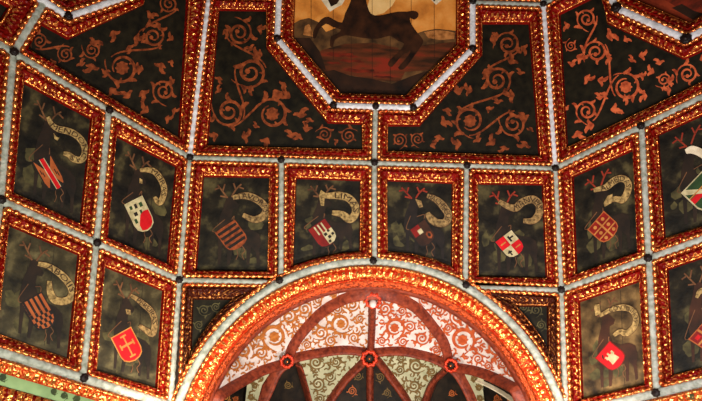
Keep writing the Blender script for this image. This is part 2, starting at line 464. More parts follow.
# ------------------------------------------------------------------ painted ribs between coffers (structure)
TRIM = [0]
def batten(pts, nrm, w=.044, hgt=.042, twist=0.0, mat='batten'):
    """half-round painted rib through 3D points"""
    TRIM[0] += 1
    P = []; w *= .88
    for i in range(len(pts)-1):
        L = (pts[i+1]-pts[i]).length; n = max(1, int(L/.03))
        for k in range(n): P.append(pts[i].lerp(pts[i+1], k/n))
    P.append(pts[-1])
    mb = MB(); rows = []; s = 0
    for i, p in enumerate(P):
        d = (P[min(i+1, len(P)-1)]-P[max(i-1, 0)]).normalized()
        n = nrm(p) if callable(nrm) else nrm
        side = d.cross(n).normalized(); n2 = side.cross(d)
        if i: s += (p-P[i-1]).length
        k = 1+twist*math.sin(s*2*math.pi/.13)+.05*noise.noise(p*9)
        row = []
        for a in range(9):
            th = math.pi*a/8
            row.append(p+side*(math.cos(th)*w*k*(1 if 0 < a < 8 else 1.05))+n2*(-.01+math.sin(th)**.8*hgt*(1+.5*(k-1))))
        rows.append(row)
    mb.grid(rows, mat, merge=False)
    return struct(mb.build('trim_%d' % TRIM[0], origin=P[len(P)//2]))
nB = {f: PL[(f, 1)].n for f in (-1, 0, 1)}; nA = {f: PL[(f, 0)].n for f in (-1, 0, 1)}; nC = {f: PL[(f, 2)].n for f in (-1, 0, 1)}
def to3(f, t, *pts): return [PL[(f, t)].p3(p) for p in pts]
def mid(a, b): return (a+b).normalized()
C1p = [(190, 157), (281.5, 160.5), (374.3, 164), (466.5, 167.2), (555, 168)]
cB = [RN(0, 1, -1, 1)]+[N(0, 1, *p) for p in C1p[1:4]]+[RN(0, 1, 1, 1)]
v1 = cB[0].y
cB = [Vector((p.x, v1)) for p in cB]
cA = [PL[(0, 0)].p2(PL[(0, 1)].p3(p)) for p in cB]
# row 1 nodes
def side_nodes(f, t, near, px1, px2, n=3):
    a = near; b = N(f, t, *px1)
    out = [a, b]
    c = N(f, t, *px2) if px2 else b+(b-a)
    out.append(c)
    while len(out) < n+1: out.append(out[-1]+(out[-1]-out[-2]))
    return out
LB1 = side_nodes(-1, 1, RN(-1, 1, -1, 1), (108.5, 110.5), (13.3, 52.6))
LB2 = side_nodes(-1, 1, RN(-1, 1, -1, 2), (96, 243), (.3, 200.2))
LC2 = side_nodes(-1, 2, RN(-1, 2, -1, 2), (96, 243), (.3, 200.2))
LC3 = side_nodes(-1, 2, RN(-1, 2, -1, 3), (82.7, 377.8), None)
RB1 = side_nodes(1, 1, RN(1, 1, 1, 1), (641.8, 126.5), None)
RB2 = side_nodes(1, 1, RN(1, 1, 1, 2), (649, 258.4), None)
RC2 = side_nodes(1, 2, RN(1, 2, 1, 2), (649, 258.4), None)
RC3 = side_nodes(1, 2, RN(1, 2, 1, 3), (656.9, 392.8), None)
LA1 = [PL[(-1, 0)].p2(PL[(-1, 1)].p3(p)) for p in LB1]
RA1 = [PL[(1, 0)].p2(PL[(1, 1)].p3(p)) for p in RB1]
# tier A octagons: batten centre line polygons in 2D
v0 = RN(0, 0, 1, 0).y
pA = PL[(0, 0)]
octC = [pA.un(*p) for p in ((278.7, 39.3), (333.5, 105), (413, 108.7), (470, 49.3))]
vb = (octC[1].y+octC[2].y)/2; octC[1].y = octC[2].y = vb
uL, uR = pA.un(279, 0).x, pA.un(472.3, 6).x; octC[0].x = uL; octC[3].x = uR
octCm = octC + [Vector((p.x, 2*v0-p.y)) for p in octC[::-1]]
def side_oct(f, A1, p1, p2):
    pl = PL[(f, 0)]; m = A1[2].x; a = pl.un(*p1); b = pl.un(*p2); w0_ = pl.p2(lvl(f, 0)).y
    half = [a, b, Vector((b.x, 2*w0_-b.y)), Vector((a.x, 2*w0_-a.y))]
    return m, a, b, w0_, half + [Vector((2*m-p.x, p.y)) for p in half[::-1]]
mL, oL1, oL2, v0L, octL = side_oct(-1, LA1, (67.5, 17), (134, -6))
mR, oR1, oR2, v0R, octR = side_oct(1, RA1, (686.6, 39.7), (617, 8.5))
# ridges
rn = {-1: {0: mid(nA[0], nA[-1]), 1: mid(nB[0], nB[-1]), 2: mid(nC[0], nC[-1])}, 1: {0: mid(nA[0], nA[1]), 1: mid(nB[0], nB[1]), 2: mid(nC[0], nC[1])}}
for s in (-1, 1):
    a, b, c, d = (lvl(s, i) for i in range(4))
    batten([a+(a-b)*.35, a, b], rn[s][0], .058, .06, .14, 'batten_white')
    batten([b, c], rn[s][1], .05, .06, .08)
    batten([c, d], rn[s][2], .05, .06, .10)
# cross ribs
cr = {f: mid(nA[f], nB[f]) for f in (-1, 0, 1)}; cr2 = {f: mid(nB[f], nC[f]) for f in (-1, 0, 1)}
batten(to3(0, 1, *cB), cr[0])
batten(to3(-1, 1, *LB1), cr[-1], .055); batten(to3(1, 1, *RB1), cr[1], .055)
batten(to3(-1, 1, *LB2), cr2[-1], .055); batten(to3(1, 1, *RB2), cr2[1], .055)
batten(to3(-1, 2, *LC3), nC[-1], .062, .06); batten(to3(1, 2, *RC3), nC[1], .062, .06)
cross_l = N(0, 2, 279, 281); cross_r = N(0, 2, 466, 287)
cL = RN(0, 2, -1, 2); cR = RN(0, 2, 1, 2); v2 = cL.y
batten([PL[(0, 2)].p3(cL), PL[(0, 2)].p3(Vector((cross_l.x, v2)))], cr2[0])
batten([PL[(0, 2)].p3(cR), PL[(0, 2)].p3(Vector((cross_r.x, v2)))], cr2[0])
# uprights, centre row
v2B = RN(0, 1, 1, 2).y
arch_top = [(281, 280.5), (374.5, 262), (465.5, 285)]
for i, p in zip((1, 2, 3), arch_top):
    batten(to3(0, 1, cB[i], N(0, 1, *p)), nB[0])
# uprights, side facets
for f, A, B in ((-1, LB1, LB2), (1, RB1, RB2)):
    for k in (1, 2, 3): batten(to3(f, 1, A[k], B[k]), nB[f], .05, .05, .06)
for f, A, B in ((-1, LC2, LC3), (1, RC2, RC3)):
    for k in (1, 2, 3): batten(to3(f, 2, A[k], B[k]), nC[f], .05, .05, .06)
# upper tier: octagon ribs and their connectors
def octo_ribs(f, poly, w=.058):
    for i in range(len(poly)):
        a, b = PL[(f, 0)].p3(poly[i]), PL[(f, 0)].p3(poly[(i+1) % len(poly)])
        e = (b-a).normalized()*.05
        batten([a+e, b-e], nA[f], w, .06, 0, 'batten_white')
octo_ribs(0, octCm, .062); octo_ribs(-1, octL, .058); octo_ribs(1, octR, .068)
batten(to3(0, 0, cA[2], Vector((cA[2].x, vb))), nA[0])
batten(to3(0, 0, Vector((uR, v0)), RN(0, 0, 1, 0)), nA[0]); batten(to3(0, 0, Vector((uL, v0)), RN(0, 0, -1, 0)), nA[0])
batten(to3(-1, 0, LA1[2], Vector((mL, oL1.y))), nA[-1], .058); batten(to3(1, 0, RA1[2], Vector((mR, oR1.y))), nA[1], .058)
batten(to3(-1, 0, Vector((oL2.x, v0L)), RN(-1, 0, -1, 0)), nA[-1]); batten(to3(1, 0, Vector((oR2.x, v0R)), RN(1, 0, 1, 0)), nA[1])

# ------------------------------------------------------------------ the squinch arch
pc = PL[(0, 2)]
AP = [(190, 375), (210, 344), (230, 320.5), (247, 304), (270, 287), (297, 277), (327, 267), (344, 262.8), (372.3, 261.3), (395.5, 263.3), (412.6, 266.8), (431.7, 271), (456.7, 280.5), (473, 290), (493.3, 305), (510, 323.7), (526.7, 343.7), (540, 363.7), (556.7, 390)]
q = [pc.un(*p) for p in AP]
S = [[0]*3 for _ in range(3)]; Bv = [0]*3
for p in q:
    r = (p.x, p.y, 1); z = p.x*p.x+p.y*p.y
    for i in range(3):
        Bv[i] += r[i]*z
        for j in range(3): S[i][j] += r[i]*r[j]
sol = Matrix(S).inverted() @ Vector(Bv)
AC = Vector((sol[0]/2, sol[1]/2)); AR = math.sqrt(sol[2]+AC.length_squared)
print('arch centre', AC, 'radius', AR, 'rms', max(abs((p-AC).length-AR) for p in q))
pe = pc.un(168, 408); a_l = math.atan2(pe.y-AC.y, pe.x-AC.x); pe = pc.un(571, 412); a_r = math.atan2(pe.y-AC.y, pe.x-AC.x)
def apt(r, a, h=0): return pc.p3(AC+Vector((math.cos(a), math.sin(a)))*r, h)
def arc_grid(prof, mat, step=.03, rel=None, seed=0):
    mb = MB(); n = int(AR*(a_l-a_r)/step); rows = []; gs = []
    for t, (dr, h, g) in enumerate(prof):
        row, gg = [], []
        for k in range(n+1):
            a = a_r+(a_l-a_r)*k/n; s = a*AR; hh = h; gl = g
            if rel:
                x = rel(s, t/(len(prof)-1), seed); hh += x*.03*(g > 0); gl = x*.8 if g > 0 else .1
            row.append(apt(AR+dr, a, hh)); gg.append(gl)
        rows.append(row); gs.append(gg)
    mb.grid(rows, mat, gs, merge=False); return mb
arch = thing('squinch_arch', 'wide gilded arch with a pale outer band, spanning the middle facet above the ribbed vault', 'arch', apt(AR, math.pi/2))
ao = world_loc(arch)
arc_grid([(.055, -.02, 0), (.055, .03, 0), (.04, .055, 0), (.015, .068, 0), (-.015, .068, 0), (-.04, .055, 0), (-.055, .03, 0), (-.055, -.02, 0)], 'batten').build('pale_band', arch, origin=ao)
for rr, hh, nm in ((.088, .02, 'outer_bead_moulding'), (-.09, .02, 'inner_bead_moulding')):
    mb = MB(); R = AR+rr; n = int(R*(a_l-a_r)/.01); AN = [a_r+(a_l-a_r)*k/n for k in range(n+1)]
    bead_string(mb, [apt(R, a, hh) for a in AN], [pc.e1*-math.sin(a)+pc.e2*math.cos(a) for a in AN], pc.n, .09, .031, 'bead', closed=False)
    mb.build(nm, arch, origin=ao)
arc_grid([(-.05, -.02, 0), (-.11, .0, 1), (-.135, .012, 1), (-.155, .012, 1), (-.175, .01, 1), (-.195, 0, 1), (-.215, -.012, 1), (-.232, -.025, 1), (-.245, -.035, 0), (-.255, -.01, 0), (-.268, -.01, 0), (-.28, -.045, 0)], 'carved_hot', .022, relief, 3).build('carved_band', arch, origin=ao)
arc_grid([(-.28, -.045, .2), (-.285, -.07, .2), (-.30, -.08, .5), (-.33, -.095, .4), (-.355, -.115, .3), (-.362, -.14, .3)], 'archrib', .03).build('plain_rib', arch, origin=ao)
arc_grid([(-.362, -.14, .3), (-.375, -.15, .3), (-.39, -.2, .2), (-.39, -.3, .1), (-.37, -.42, .1)], 'rib', .04).build('soffit_rib', arch, origin=ao)

# sphere of the squinch vault
RS = AR-.36
SP = SpherePainter(pc, AC, RS)
SPN = SpherePainter(pc, AC, RS+.22)
vault = thing('squinch_vault', 'ribbed corner vault with white webs of ochre scrollwork, seen through the big arch', 'vault', SP.hit((370, 350)))
vo = world_loc(vault)
A_, B_, L_, R_ = (372, 289), (370, 351), (286, 361), (451, 365)
LA = [L_, (291, 345), (303, 327), (323, 307), (348, 293), A_]
RA = [R_, (446, 342), (436, 326), (417, 304), (396, 293), A_]
LBc = [L_, (293, 356), (320, 350.5), (345, 348), B_]
RBc = [B_, (400, 349), (425, 353.5), (440, 358.5), R_]
LL = [L_, (262, 368), (246, 376), (223, 389), (203, 403), (190, 415)]
RRc = [R_, (480, 370), (505, 380), (525, 391), (542, 403), (556, 415)]
def arcp(p0, p1, n=14, dr=-.37, h=-.12):
    def ang(p):
        g = pc.un(*p); return math.atan2(g.y-AC.y, g.x-AC.x)
    a0, a1 = ang(p0), ang(p1); out = []
    for k in range(n+1):
        P = apt(AR+dr, a0+(a1-a0)*k/n, h); d = P.dot(FW)
        out.append((351+PCX+F*P.dot(RT)/d, 200.5+PCY-F*P.dot(UP)/d))
    return out
arcL = arcp((196, 410), (372, 289)); arcR = arcp((372, 289), (550, 412))
def web(name, pts, mat, scr=(), smat='web_scroll', h0=.0, sp=SP, seed=0):
    random.seed(seed); mb = MB(); sp.poly(mb, pts, mat, h0)
    for (x, y, r, d, a0, fl) in scr:
        scroll(sp, mb, (x, y), r*1.08, smat, h0+.012, d, a0, fl, w=max(.7, r*.13), leaves=5)
    n = len(pts); xs = [p_[0] for p_ in pts]; ys = [p_[1] for p_ in pts]
    def inside(x, y):
        c = False
        for i in range(n):
            a, b = pts[i-1], pts[i]
            if (a[1] > y) != (b[1] > y) and x < (b[0]-a[0])*(y-a[1])/(b[1]-a[1])+a[0]: c = not c
        return c
    y = min(ys)
    while y < min(max(ys), 404):
        x = min(xs)
        while x < max(xs):
            X, Y = x+random.uniform(-1.5, 1.5), y+random.uniform(-1.5, 1.5)
            if inside(X, Y) and inside(X+4, Y) and inside(X-4, Y) and inside(X, Y-4) and inside(X, Y+4) and all(math.hypot(X-s_[0], Y-s_[1]) > s_[2]*1.05 for s_ in scr):
                comma(sp, mb, (X, Y), random.uniform(0, 6.28), random.uniform(5, 8), random.choice((-1.4, 1.4)), smat, h0+.010, .15)
            x += 4.6
        y += 4.6
    return mb.build(name, vault, origin=vo)
up_l = [p for p in arcL]
web('web', arcL + LA[::-1][1:-1] + LL[:-1], 'web', [(274.4, 337, 11.5, 1, 2, 1), (244, 350, 8.5, -1, 0, 0), (289, 317, 8, 1, 3, 0), (258, 334, 6, -1, 1, 0), (224, 371, 6, 1, 2, 0), (235, 364, 6.5, -1, 4, 0), (304.7, 309, 7, -1, 1, 0), (318, 300, 5, 1, 2, 0), (297, 329, 5, 1, 5, 0), (261, 353, 6.5, 1, 4, 0), (334, 294, 4, -1, 0, 0), (214, 380, 4, -1, 2, 0)], seed=11)
web('web', LA + [(372, 320), B_] + LBc[::-1][1:-1], 'web', [(341, 324, 9.5, 1, 1, 1), (321, 333, 7, -1, 2, 0), (352, 305, 6.5, 1, 0, 0), (307, 345, 4.5, 1, 3, 0), (331, 341, 5.5, -1, 4, 0), (354, 338, 5.5, 1, 2, 0), (338, 309, 5, -1, 3, 0), (360, 319, 4.5, -1, 5, 0)], seed=12)
web('web', RA + [(372, 320), B_] + RBc[1:-1], 'web', [(394.6, 328, 9.5, -1, 1, 1), (385, 309, 6.5, -1, 2, 0), (422, 338.5, 6.5, 1, 0, 0), (410, 327, 5.5, 1, 4, 0), (402, 311, 4.5, -1, 2, 0), (382, 341, 4.5, 1, 1, 0), (436, 350, 4, 1, 3, 0), (403, 342, 5, -1, 5, 0)], 'web_scroll_red', seed=13)
web('web', arcR + RRc[::-1][1:-1] + RA[:-1], 'web', [(462.6, 340, 11.5, -1, 1, 1), (456.8, 317, 7, 1, 2, 0), (496, 347, 8.5, 1, 0, 0), (439.4, 310, 6, -1, 3, 0), (424, 300, 5, 1, 2, 0), (512, 371, 5.5, 1, 1, 0), (527, 384, 5, -1, 0, 0), (503, 364, 4.5, -1, 4, 0), (477, 327, 5.5, 1, 5, 0), (478, 359, 5.5, 1, 3, 0), (408, 294, 3.5, 1, 1, 0), (488, 366, 4.5, -1, 2, 0), (448, 328, 4.5, -1, 2, 0)], 'web_scroll_red', seed=14)
TL_ = [(299, 365), (304, 380), (310, 402), (312, 412)]
BL_ = [(362, 362), (345, 379), (329, 401), (322, 412)]
BR_ = [(381, 363), (402.6, 392), (408, 401), (414, 412)]
RL_ = [(444, 371), (434, 381), (427, 397), (423, 412)]
w5 = web('web', LBc + [(362, 362)] + BL_[1:] + TL_[::-1], 'web_green', [(316, 362.5, 6.5, 1, 1, 0), (318, 384, 6.5, -1, 2, 0), (336, 362, 5, -1, 3, 0), (330, 377, 5, 1, 0, 0), (320, 399, 4.5, 1, 4, 0)], 'web_scroll_dk', seed=15)
w6 = web('web', [(370, 351)]+RBc[1:]+RL_[1:]+BR_[::-1], 'web_green', [(416, 366, 7, 1, 1, 0), (400, 370, 4.5, -1, 2, 0), (414, 386, 6, -1, 3, 0), (401, 358, 4, 1, 0, 0), (432, 372, 4, 1, 0, 0), (419, 400, 4, 1, 1, 0)], 'web_scroll_dk', seed=16)
w5['label'] = 'grey-green web with dark scrollwork'; w6['label'] = 'dim ochre-tinted web with dark scrollwork'
# deep painted niches between the lower ribs
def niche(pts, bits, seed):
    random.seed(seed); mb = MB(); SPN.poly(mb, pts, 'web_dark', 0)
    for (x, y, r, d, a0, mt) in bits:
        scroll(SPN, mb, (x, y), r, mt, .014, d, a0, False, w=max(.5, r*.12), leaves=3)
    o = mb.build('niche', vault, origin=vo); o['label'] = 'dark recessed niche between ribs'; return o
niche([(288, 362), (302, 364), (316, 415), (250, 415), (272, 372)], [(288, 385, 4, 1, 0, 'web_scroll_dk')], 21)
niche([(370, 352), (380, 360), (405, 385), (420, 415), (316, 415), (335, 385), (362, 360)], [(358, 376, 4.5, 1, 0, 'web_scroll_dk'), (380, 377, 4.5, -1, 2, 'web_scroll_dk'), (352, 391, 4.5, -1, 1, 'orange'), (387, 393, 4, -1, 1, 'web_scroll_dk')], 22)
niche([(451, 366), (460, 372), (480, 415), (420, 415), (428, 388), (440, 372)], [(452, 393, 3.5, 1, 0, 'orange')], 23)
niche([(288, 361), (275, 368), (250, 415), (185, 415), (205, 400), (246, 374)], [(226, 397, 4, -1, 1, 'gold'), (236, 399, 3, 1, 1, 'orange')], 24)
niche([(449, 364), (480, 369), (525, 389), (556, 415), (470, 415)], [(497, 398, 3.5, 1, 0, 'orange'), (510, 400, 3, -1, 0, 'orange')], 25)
web('web', [(262, 369), (270, 367), (276, 364), (262, 385), (254, 415), (244, 415), (247, 385), (247, 376)], 'web_green', [(258, 376, 3, 1, 0, 0), (255, 386, 3, -1, 0, 0), (251, 397, 3, 1, 0, 0)], 'web_scroll_dk', seed=17)['label'] = 'narrow grey-green web left of the left ring'
web('web', [(462, 368), (475, 371), (484, 376), (483, 390), (486, 415), (478, 415), (474, 395)], 'web_green', [(474, 379, 3, 1, 0, 0), (479, 388, 3, -1, 0, 0), (480, 398, 3, 1, 0, 0)], 'web_scroll_dk', seed=18)['label'] = 'narrow grey-green web right of the right ring'
def vrib(pts, w, hgt=.13, mat='rib', base=-.25, name='rib'):
    P = smooth_path(pts, 8); rows = []; mb = MB()
    W3 = []
    for p in P:
        h_ = SP.hit(p)
        if not W3 or (h_-W3[-1]).length > .02: W3.append(h_)
    W3 = [h_+(SP.c-h_).normalized()*hgt for h_ in W3]
    for i, p in enumerate(W3):
        d = (W3[min(i+1, len(W3)-1)]-W3[max(0, i-1)]).normalized(); n = (SP.c-p).normalized(); sd = d.cross(n).normalized(); n = sd.cross(d)
        rows.append([p+sd*(-w)+n*base, p+sd*(-w)+n*(-.045), p+sd*(-w*.78)+n*(-.02), p+sd*(-w*.55), p+sd*(-w*.45)+n*.015, p+n*.03, p+sd*(w*.45)+n*.015, p+sd*(w*.55), p+sd*(w*.78)+n*(-.02), p+sd*w+n*(-.045), p+sd*w+n*base])
    mb.grid(rows, mat, merge=False)
    return mb.build(name, vault, origin=vo)
vrib(LA, .062); vrib(RA, .062); vrib([A_, (372, 320), (370.5, 352)], .06)
vrib(LBc, .055); vrib(RBc, .055); vrib(LL, .06); vrib(RRc, .06)
vrib([L_, (276, 369), (266, 390), (256, 412)], .055); vrib([(292, 361)]+TL_, .03, .1)
vrib([(368, 354)]+BL_, .06); vrib([(372, 354)]+BR_, .06); vrib([(370, 356), (370, 385), (370, 412)], .06)
vrib([(449, 366)]+RL_, .05); vrib([(453, 366), (461, 374), (471, 392), (479, 412)], .055)
o = vrib([(478, 379), (495, 387), (510, 396), (524, 407)], .011, .05, 'banner_pale', -.05, name='pale_fillet'); 
def ring_boss(name, p, R, mat='ring', dr=.2, parent=vault, core=True):
    c = SP.hit(p, dr); n = (SP.c-c).normalized(); n = (n*.35+(-c).normalized()*.65).normalized()
    e1 = n.cross(Vector((0, 0, 1))).normalized(); e2 = n.cross(e1); mb = MB(); rows = []
    for i in range(40):
        a = 2*math.pi*i/40; dv = e1*math.cos(a)+e2*math.sin(a); lob = 1+.10*math.cos(9*a)
        rows.append([c+dv*(R*lob+R*.3*math.cos(b))+n*(R*.3*math.sin(b)) for b in [2*math.pi*k/8 for k in range(8)]])
    rows.append(rows[0]); mb.grid(rows, mat, closed=True, merge=True)
    o = mb.build(name, parent, origin=world_loc(parent))
    mb = MB()
    if core:
        bead(mb, c-n*.02, e1, e2, n, R*.62, R*.62, R*.3, 'web_dark'); bead(mb, c+n*.02, e1, e2, n, R*.2, R*.2, R*.2, 'bead')
        k = mb.build('boss_core', o, origin=c)
    return o
ring_boss('ring_boss', (369.5, 358.5), .112); ring_boss('ring_boss', (287, 361.5), .088); ring_boss('ring_boss', (451, 365.5), .088)
ko = ring_boss('keystone_ring', (373.3, 290.5), .1, 'ring', .16, arch)
mb = MB(); c = SP.hit((373, 300), .2)
bead(mb, c, Vector((1, 0, 0)), Vector((0, 1, 0)), Vector((0, 0, 1)), .055, .055, .07, 'web'); k = mb.build('pendant_drop', arch, origin=ao)
k['label'] = 'small pale drop under the crown ring'
# shell behind the webs
mb = MB(); rows = []
for i in range(13):
    th = math.pi/2*i/12; row = []
    for k in range(33):
        a = 2*math.pi*k/32; r = (RS+.34)*math.cos(th)
        row.append(pc.p3(AC+Vector((math.cos(a), math.sin(a)))*r, -(RS+.34)*math.sin(th)-.3*math.cos(th)))
    rows.append(row)
mb.grid(rows, 'backing'); struct(mb.build('wall_squinch'))

# ------------------------------------------------------------------ scrollwork coffers of the upper tier
def mir(poly, v): return [Vector((p.x, 2*v-p.y)) for p in poly]
def mirx(poly, u): return [Vector((2*u-p.x, p.y)) for p in poly]
def centroid(ps): return Vector((sum(p.x for p in ps)/len(ps), sum(p.y for p in ps)/len(ps)))
SEED = [0]
def coffer(name, label, cat, f, t, outer, inner, D=.12, mat='board', carved='carved', inset=.052, group=None, boardname='painted_board', br=.027):
    pl = PL[(f, t)]; SEED[0] += 1; random.seed(SEED[0]); root = thing(name, label, cat, pl.p3(centroid(inner)), group)
    if area2(outer) < 0: outer = outer[::-1]; inner = inner[::-1]
    out = inset2(outer, inset)
    frame_loft(pl, out, inner, D, carved, root, SEED[0]*1.7, br=br)
    mb = MB(); flat_poly(mb, pl, inset2(inner, -.004), -D, mat)
    return root, mb
def scroll_board(root, mb, f, scr, leaves, mat, D=.12, seed=1, asp=1):
    random.seed(seed); P = Painter(PL[(f, 0)], D)
    for (x, y, r, d, a0, fl) in scr: scroll(P, mb, (x, y), r, mat, .004, d, a0, fl, asp=asp, leaves=4)
    for i in range(len(scr)-1):
        a, b = Vector(scr[i][:2]), Vector(scr[i+1][:2]); e = (b-a).normalized(); nn = Vector((-e.y, e.x))*random.choice((-1, 1))
        if (b-a).length < 3*(scr[i][2]+scr[i+1][2]) and scr[i][2] > 8 and scr[i+1][2] > 8:
            s0 = a+nn*scr[i][2]; s1 = b-nn*scr[i+1][2]; m1 = s0+e*scr[i][2]; m2 = s1-e*scr[i+1][2]
            pts = [s0*(1-t)**3+m1*3*t*(1-t)**2+m2*3*t*t*(1-t)+s1*t**3 for t in [k/14 for k in range(15)]]
            ribbon(P, mb, pts, [.5+.5*math.sin(math.pi*k/14) for k in range(15)], mat, .0036)
    for (x, y, L) in leaves: leaf(P, mb, (x, y), random.uniform(0, 6.28), L, mat, .006)
def finish(root, mb, nm='painted_board'): return mb.build(nm, root, smooth=False, origin=world_loc(root))
SG = 'scrollwork coffers of the upper tier'
D = .12
def un(f, t, pts, D=.12): return [PL[(f, t)].un(x, y, -D) for x, y in pts]
outCL = [cA[0], cA[2], Vector((cA[2].x, vb)), octC[1], octC[0], Vector((uL, v0)), RN(0, 0, -1, 0)]
inCL = un(0, 0, [(208, 145.5), (362, 149.5), (361.3, 124.8), (327.8, 123.6), (266.3, 48.7), (266, 11.5), (219.5, 11)])
r, mb = coffer('scrollwork_coffer', 'angular dark scrollwork panel below left of the central stag octagon', 'ceiling panel', 0, 0, outCL, inCL, mat='scroll_ground', group=SG)
scroll_board(r, mb, 0, [(239.4, 33, 13, 1, 5, 0), (250.6, 72.3, 16, -1, 2.2, 0), (229.3, 111.5, 15.5, -1, 3, 0), (272.3, 114, 15.5, 1, 4, 1), (324.6, 134.5, 7.5, 1, 4, 0), (348.5, 136, 8, -1, 5.2, 0)],
  [(224, 30, 10), (257, 28, 11), (262, 55, 12), (252, 86, 10), (220, 77, 8), (220, 92, 8), (274, 90, 13), (290, 98, 12), (301, 118, 13), (218, 135, 11), (242, 137, 12), (268, 138, 12), (292, 138, 11), (306, 132, 11), (285, 83, 9), (310, 118, 8), (252, 50, 9), (212, 118, 6), (300, 134, 9), (338, 140, 6), (255, 128, 7)], 'scroll', seed=5)
finish(r, mb)
outCR = [cA[2], cA[4], RN(0, 0, 1, 0), Vector((uR, v0)), octC[3], octC[2], Vector((cA[2].x, vb))]
inCR = un(0, 0, [(388, 151), (538.5, 156), (528.5, 24.5), (482, 24.5), (482, 56), (419.5, 126.5), (388.3, 126.5)])
r, mb = coffer('scrollwork_coffer', 'angular dark scrollwork panel below right of the central stag octagon', 'ceiling panel', 0, 0, outCR, inCR, mat='scroll_ground', group=SG)
scroll_board(r, mb, 0, [(508, 44, 12.5, 1, 3.4, 0), (497, 80, 14.5, -1, 1.2, 0), (470, 121, 14.5, 1, 2, 1), (513.5, 124, 13, -1, 3, 0), (399.5, 140, 7.5, -1, 1, 0), (417.6, 139, 7, 1, 2, 0)],
  [(490, 40, 11), (521, 47, 10), (510, 64, 12), (514, 95, 13), (485, 69, 11), (459, 95, 13), (472, 91, 11), (524, 113, 11), (526, 142, 11), (441, 124, 12), (439, 135, 10), (461, 144, 12), (494, 145, 12), (479, 142, 9), (504, 146, 9), (498, 104, 9), (448, 108, 9), (430, 146, 8), (520, 75, 8), (532, 128, 6), (486, 108, 8)], 'scroll', seed=6)
finish(r, mb)
outL = [LA1[2], LA1[0], RN(-1, 0, -1, 0), Vector((oL2.x, v0L)), oL2, oL1, Vector((mL, oL1.y))]
inL = un(-1, 0, [(26.5, 48.7), (178, 138), (186, -1), (145, -27), (143, 5.5), (67.5, 40), (32.5, 21)])
r, mb = coffer('scrollwork_coffer', 'slanting dark scrollwork panel filling the upper left facet beside the left ridge', 'ceiling panel', -1, 0, outL, inL, mat='scroll_ground', group=SG)
scroll_board(r, mb, -1, [(122, 68, 15.5, -1, 3, 1), (153.4, 36.6, 12, 1, 4, 0), (169, 4, 9.5, -1, 4, 0), (163.8, 91, 12, 1, 2, 0), (65.5, 54.5, 8.5, -1, 4, 0), (39.5, 41, 8.5, 1, 3, 0), (92, 50, 9, -1, 3, 0)],
  [(112, 31, 12), (92, 45, 12), (92, 64, 13), (82, 66, 9), (110, 88, 12), (129, 98, 12), (148, 112, 12), (141, 91, 12), (162, 63, 12), (174, 82, 10), (148, 18, 11), (160, 24, 10), (134, 38, 13), (56, 62, 9), (165, 118, 9), (143, 70, 10), (172, 110, 8), (128, 46, 9), (173, 40, 9), (103, 74, 8), (172, 60, 7)], 'scroll', seed=7)
finish(r, mb)
outR = [RA1[0], RA1[2], Vector((mR, oR1.y)), oR1, oR2, Vector((oR2.x, v0R)), RN(1, 0, 1, 0)]
inR = un(1, 0, [(568, 147), (728, 69.5), (726, 41), (684.6, 60), (607.6, 24), (603.5, -6), (560.5, 15)])
r, mb = coffer('scrollwork_coffer', 'slanting dark scrollwork panel filling the upper right facet beside the right ridge', 'ceiling panel', 1, 0, outR, inR, mat='scroll_ground', group=SG)
scroll_board(r, mb, 1, [(586.8, 18.7, 10.5, 1, 2, 0), (596, 52, 12, 1, 3, 0), (626, 87, 14, 1, 4.5, 1), (586.8, 111, 11.5, 1, 2, 0), (687.8, 74, 11, 1, 3, 0), (571, 46, 6, -1, 4, 0), (664, 80, 8, -1, 2, 0)],
  [(577, 56, 12), (585, 77, 11), (572, 67, 9), (607, 37, 13), (639, 56, 10), (624, 41, 8), (654, 73, 10), (667, 82, 10), (647, 96, 10), (598, 80, 11), (611, 110, 12), (577, 131, 12), (594, 125, 12), (624, 97, 9), (660, 65, 9), (671, 90, 9), (570, 25, 9), (612, 58, 9), (640, 76, 8), (631, 62, 8), (600, 100, 9), (622, 110, 6), (568, 110, 7), (605, 92, 8), (700, 60, 8)], 'scroll_bright', seed=8)
finish(r, mb)
# coffers only grazed by the edge of the picture
r, mb = coffer('scrollwork_coffer', 'upper panel cut off by the top edge between octagon and right ridge', 'ceiling panel', 0, 0, mir(outCR, v0), mir(inCR, v0), mat='scroll_ground', group=SG); finish(r, mb)
r, mb = coffer('scrollwork_coffer', 'upper panel cut off by the top left edge, left of the slanting upright rib', 'ceiling panel', -1, 0, mirx(outL, mL), inset2(mirx(outL, mL), .3) if area2(mirx(outL, mL)) > 0 else inset2(mirx(outL, mL)[::-1], .3)[::-1], mat='scroll_ground', group=SG); finish(r, mb)

# ------------------------------------------------------------------ octagonal stag paintings
inC = un(0, 0, [(293.8, 38), (341.3, 94.4), (405.4, 95.4), (455.6, 46)], .14)
inC[1].y = inC[2].y = (inC[1].y+inC[2].y)/2
inCm = inC+[Vector((p.x, 2*v0-p.y)) for p in inC[::-1]]
r, mb = coffer('octagonal_coffer', 'central octagonal coffer with a brown stag running across amber hills', 'ceiling painting', 0, 0, octCm, inCm, D=.14, mat='sky')
P = Painter(pA, .14)
P.poly(mb, [(293, -60), (293, -25), (330, -20), (380, -30), (457, -22), (457, -60)], 'cloud', .002)
P.poly(mb, [(293, 24), (300, 20), (309, 18), (318, 22), (326, 32), (336, 28), (360, 31), (400, 33), (418, 33), (424, 31), (436, 29), (448, 30), (456, 31), (456, 46), (405, 95), (341, 94), (293, 38)], 'hill', .002)
P.poly(mb, [(424, 32), (436, 30), (447, 31), (455, 33), (454, 39), (440, 40), (428, 38)], 'scroll_tan', .003)
P.poly(mb, [(303, 35), (305, 26), (309, 24), (312, 30), (314, 37)], 'scroll_tan', .003)
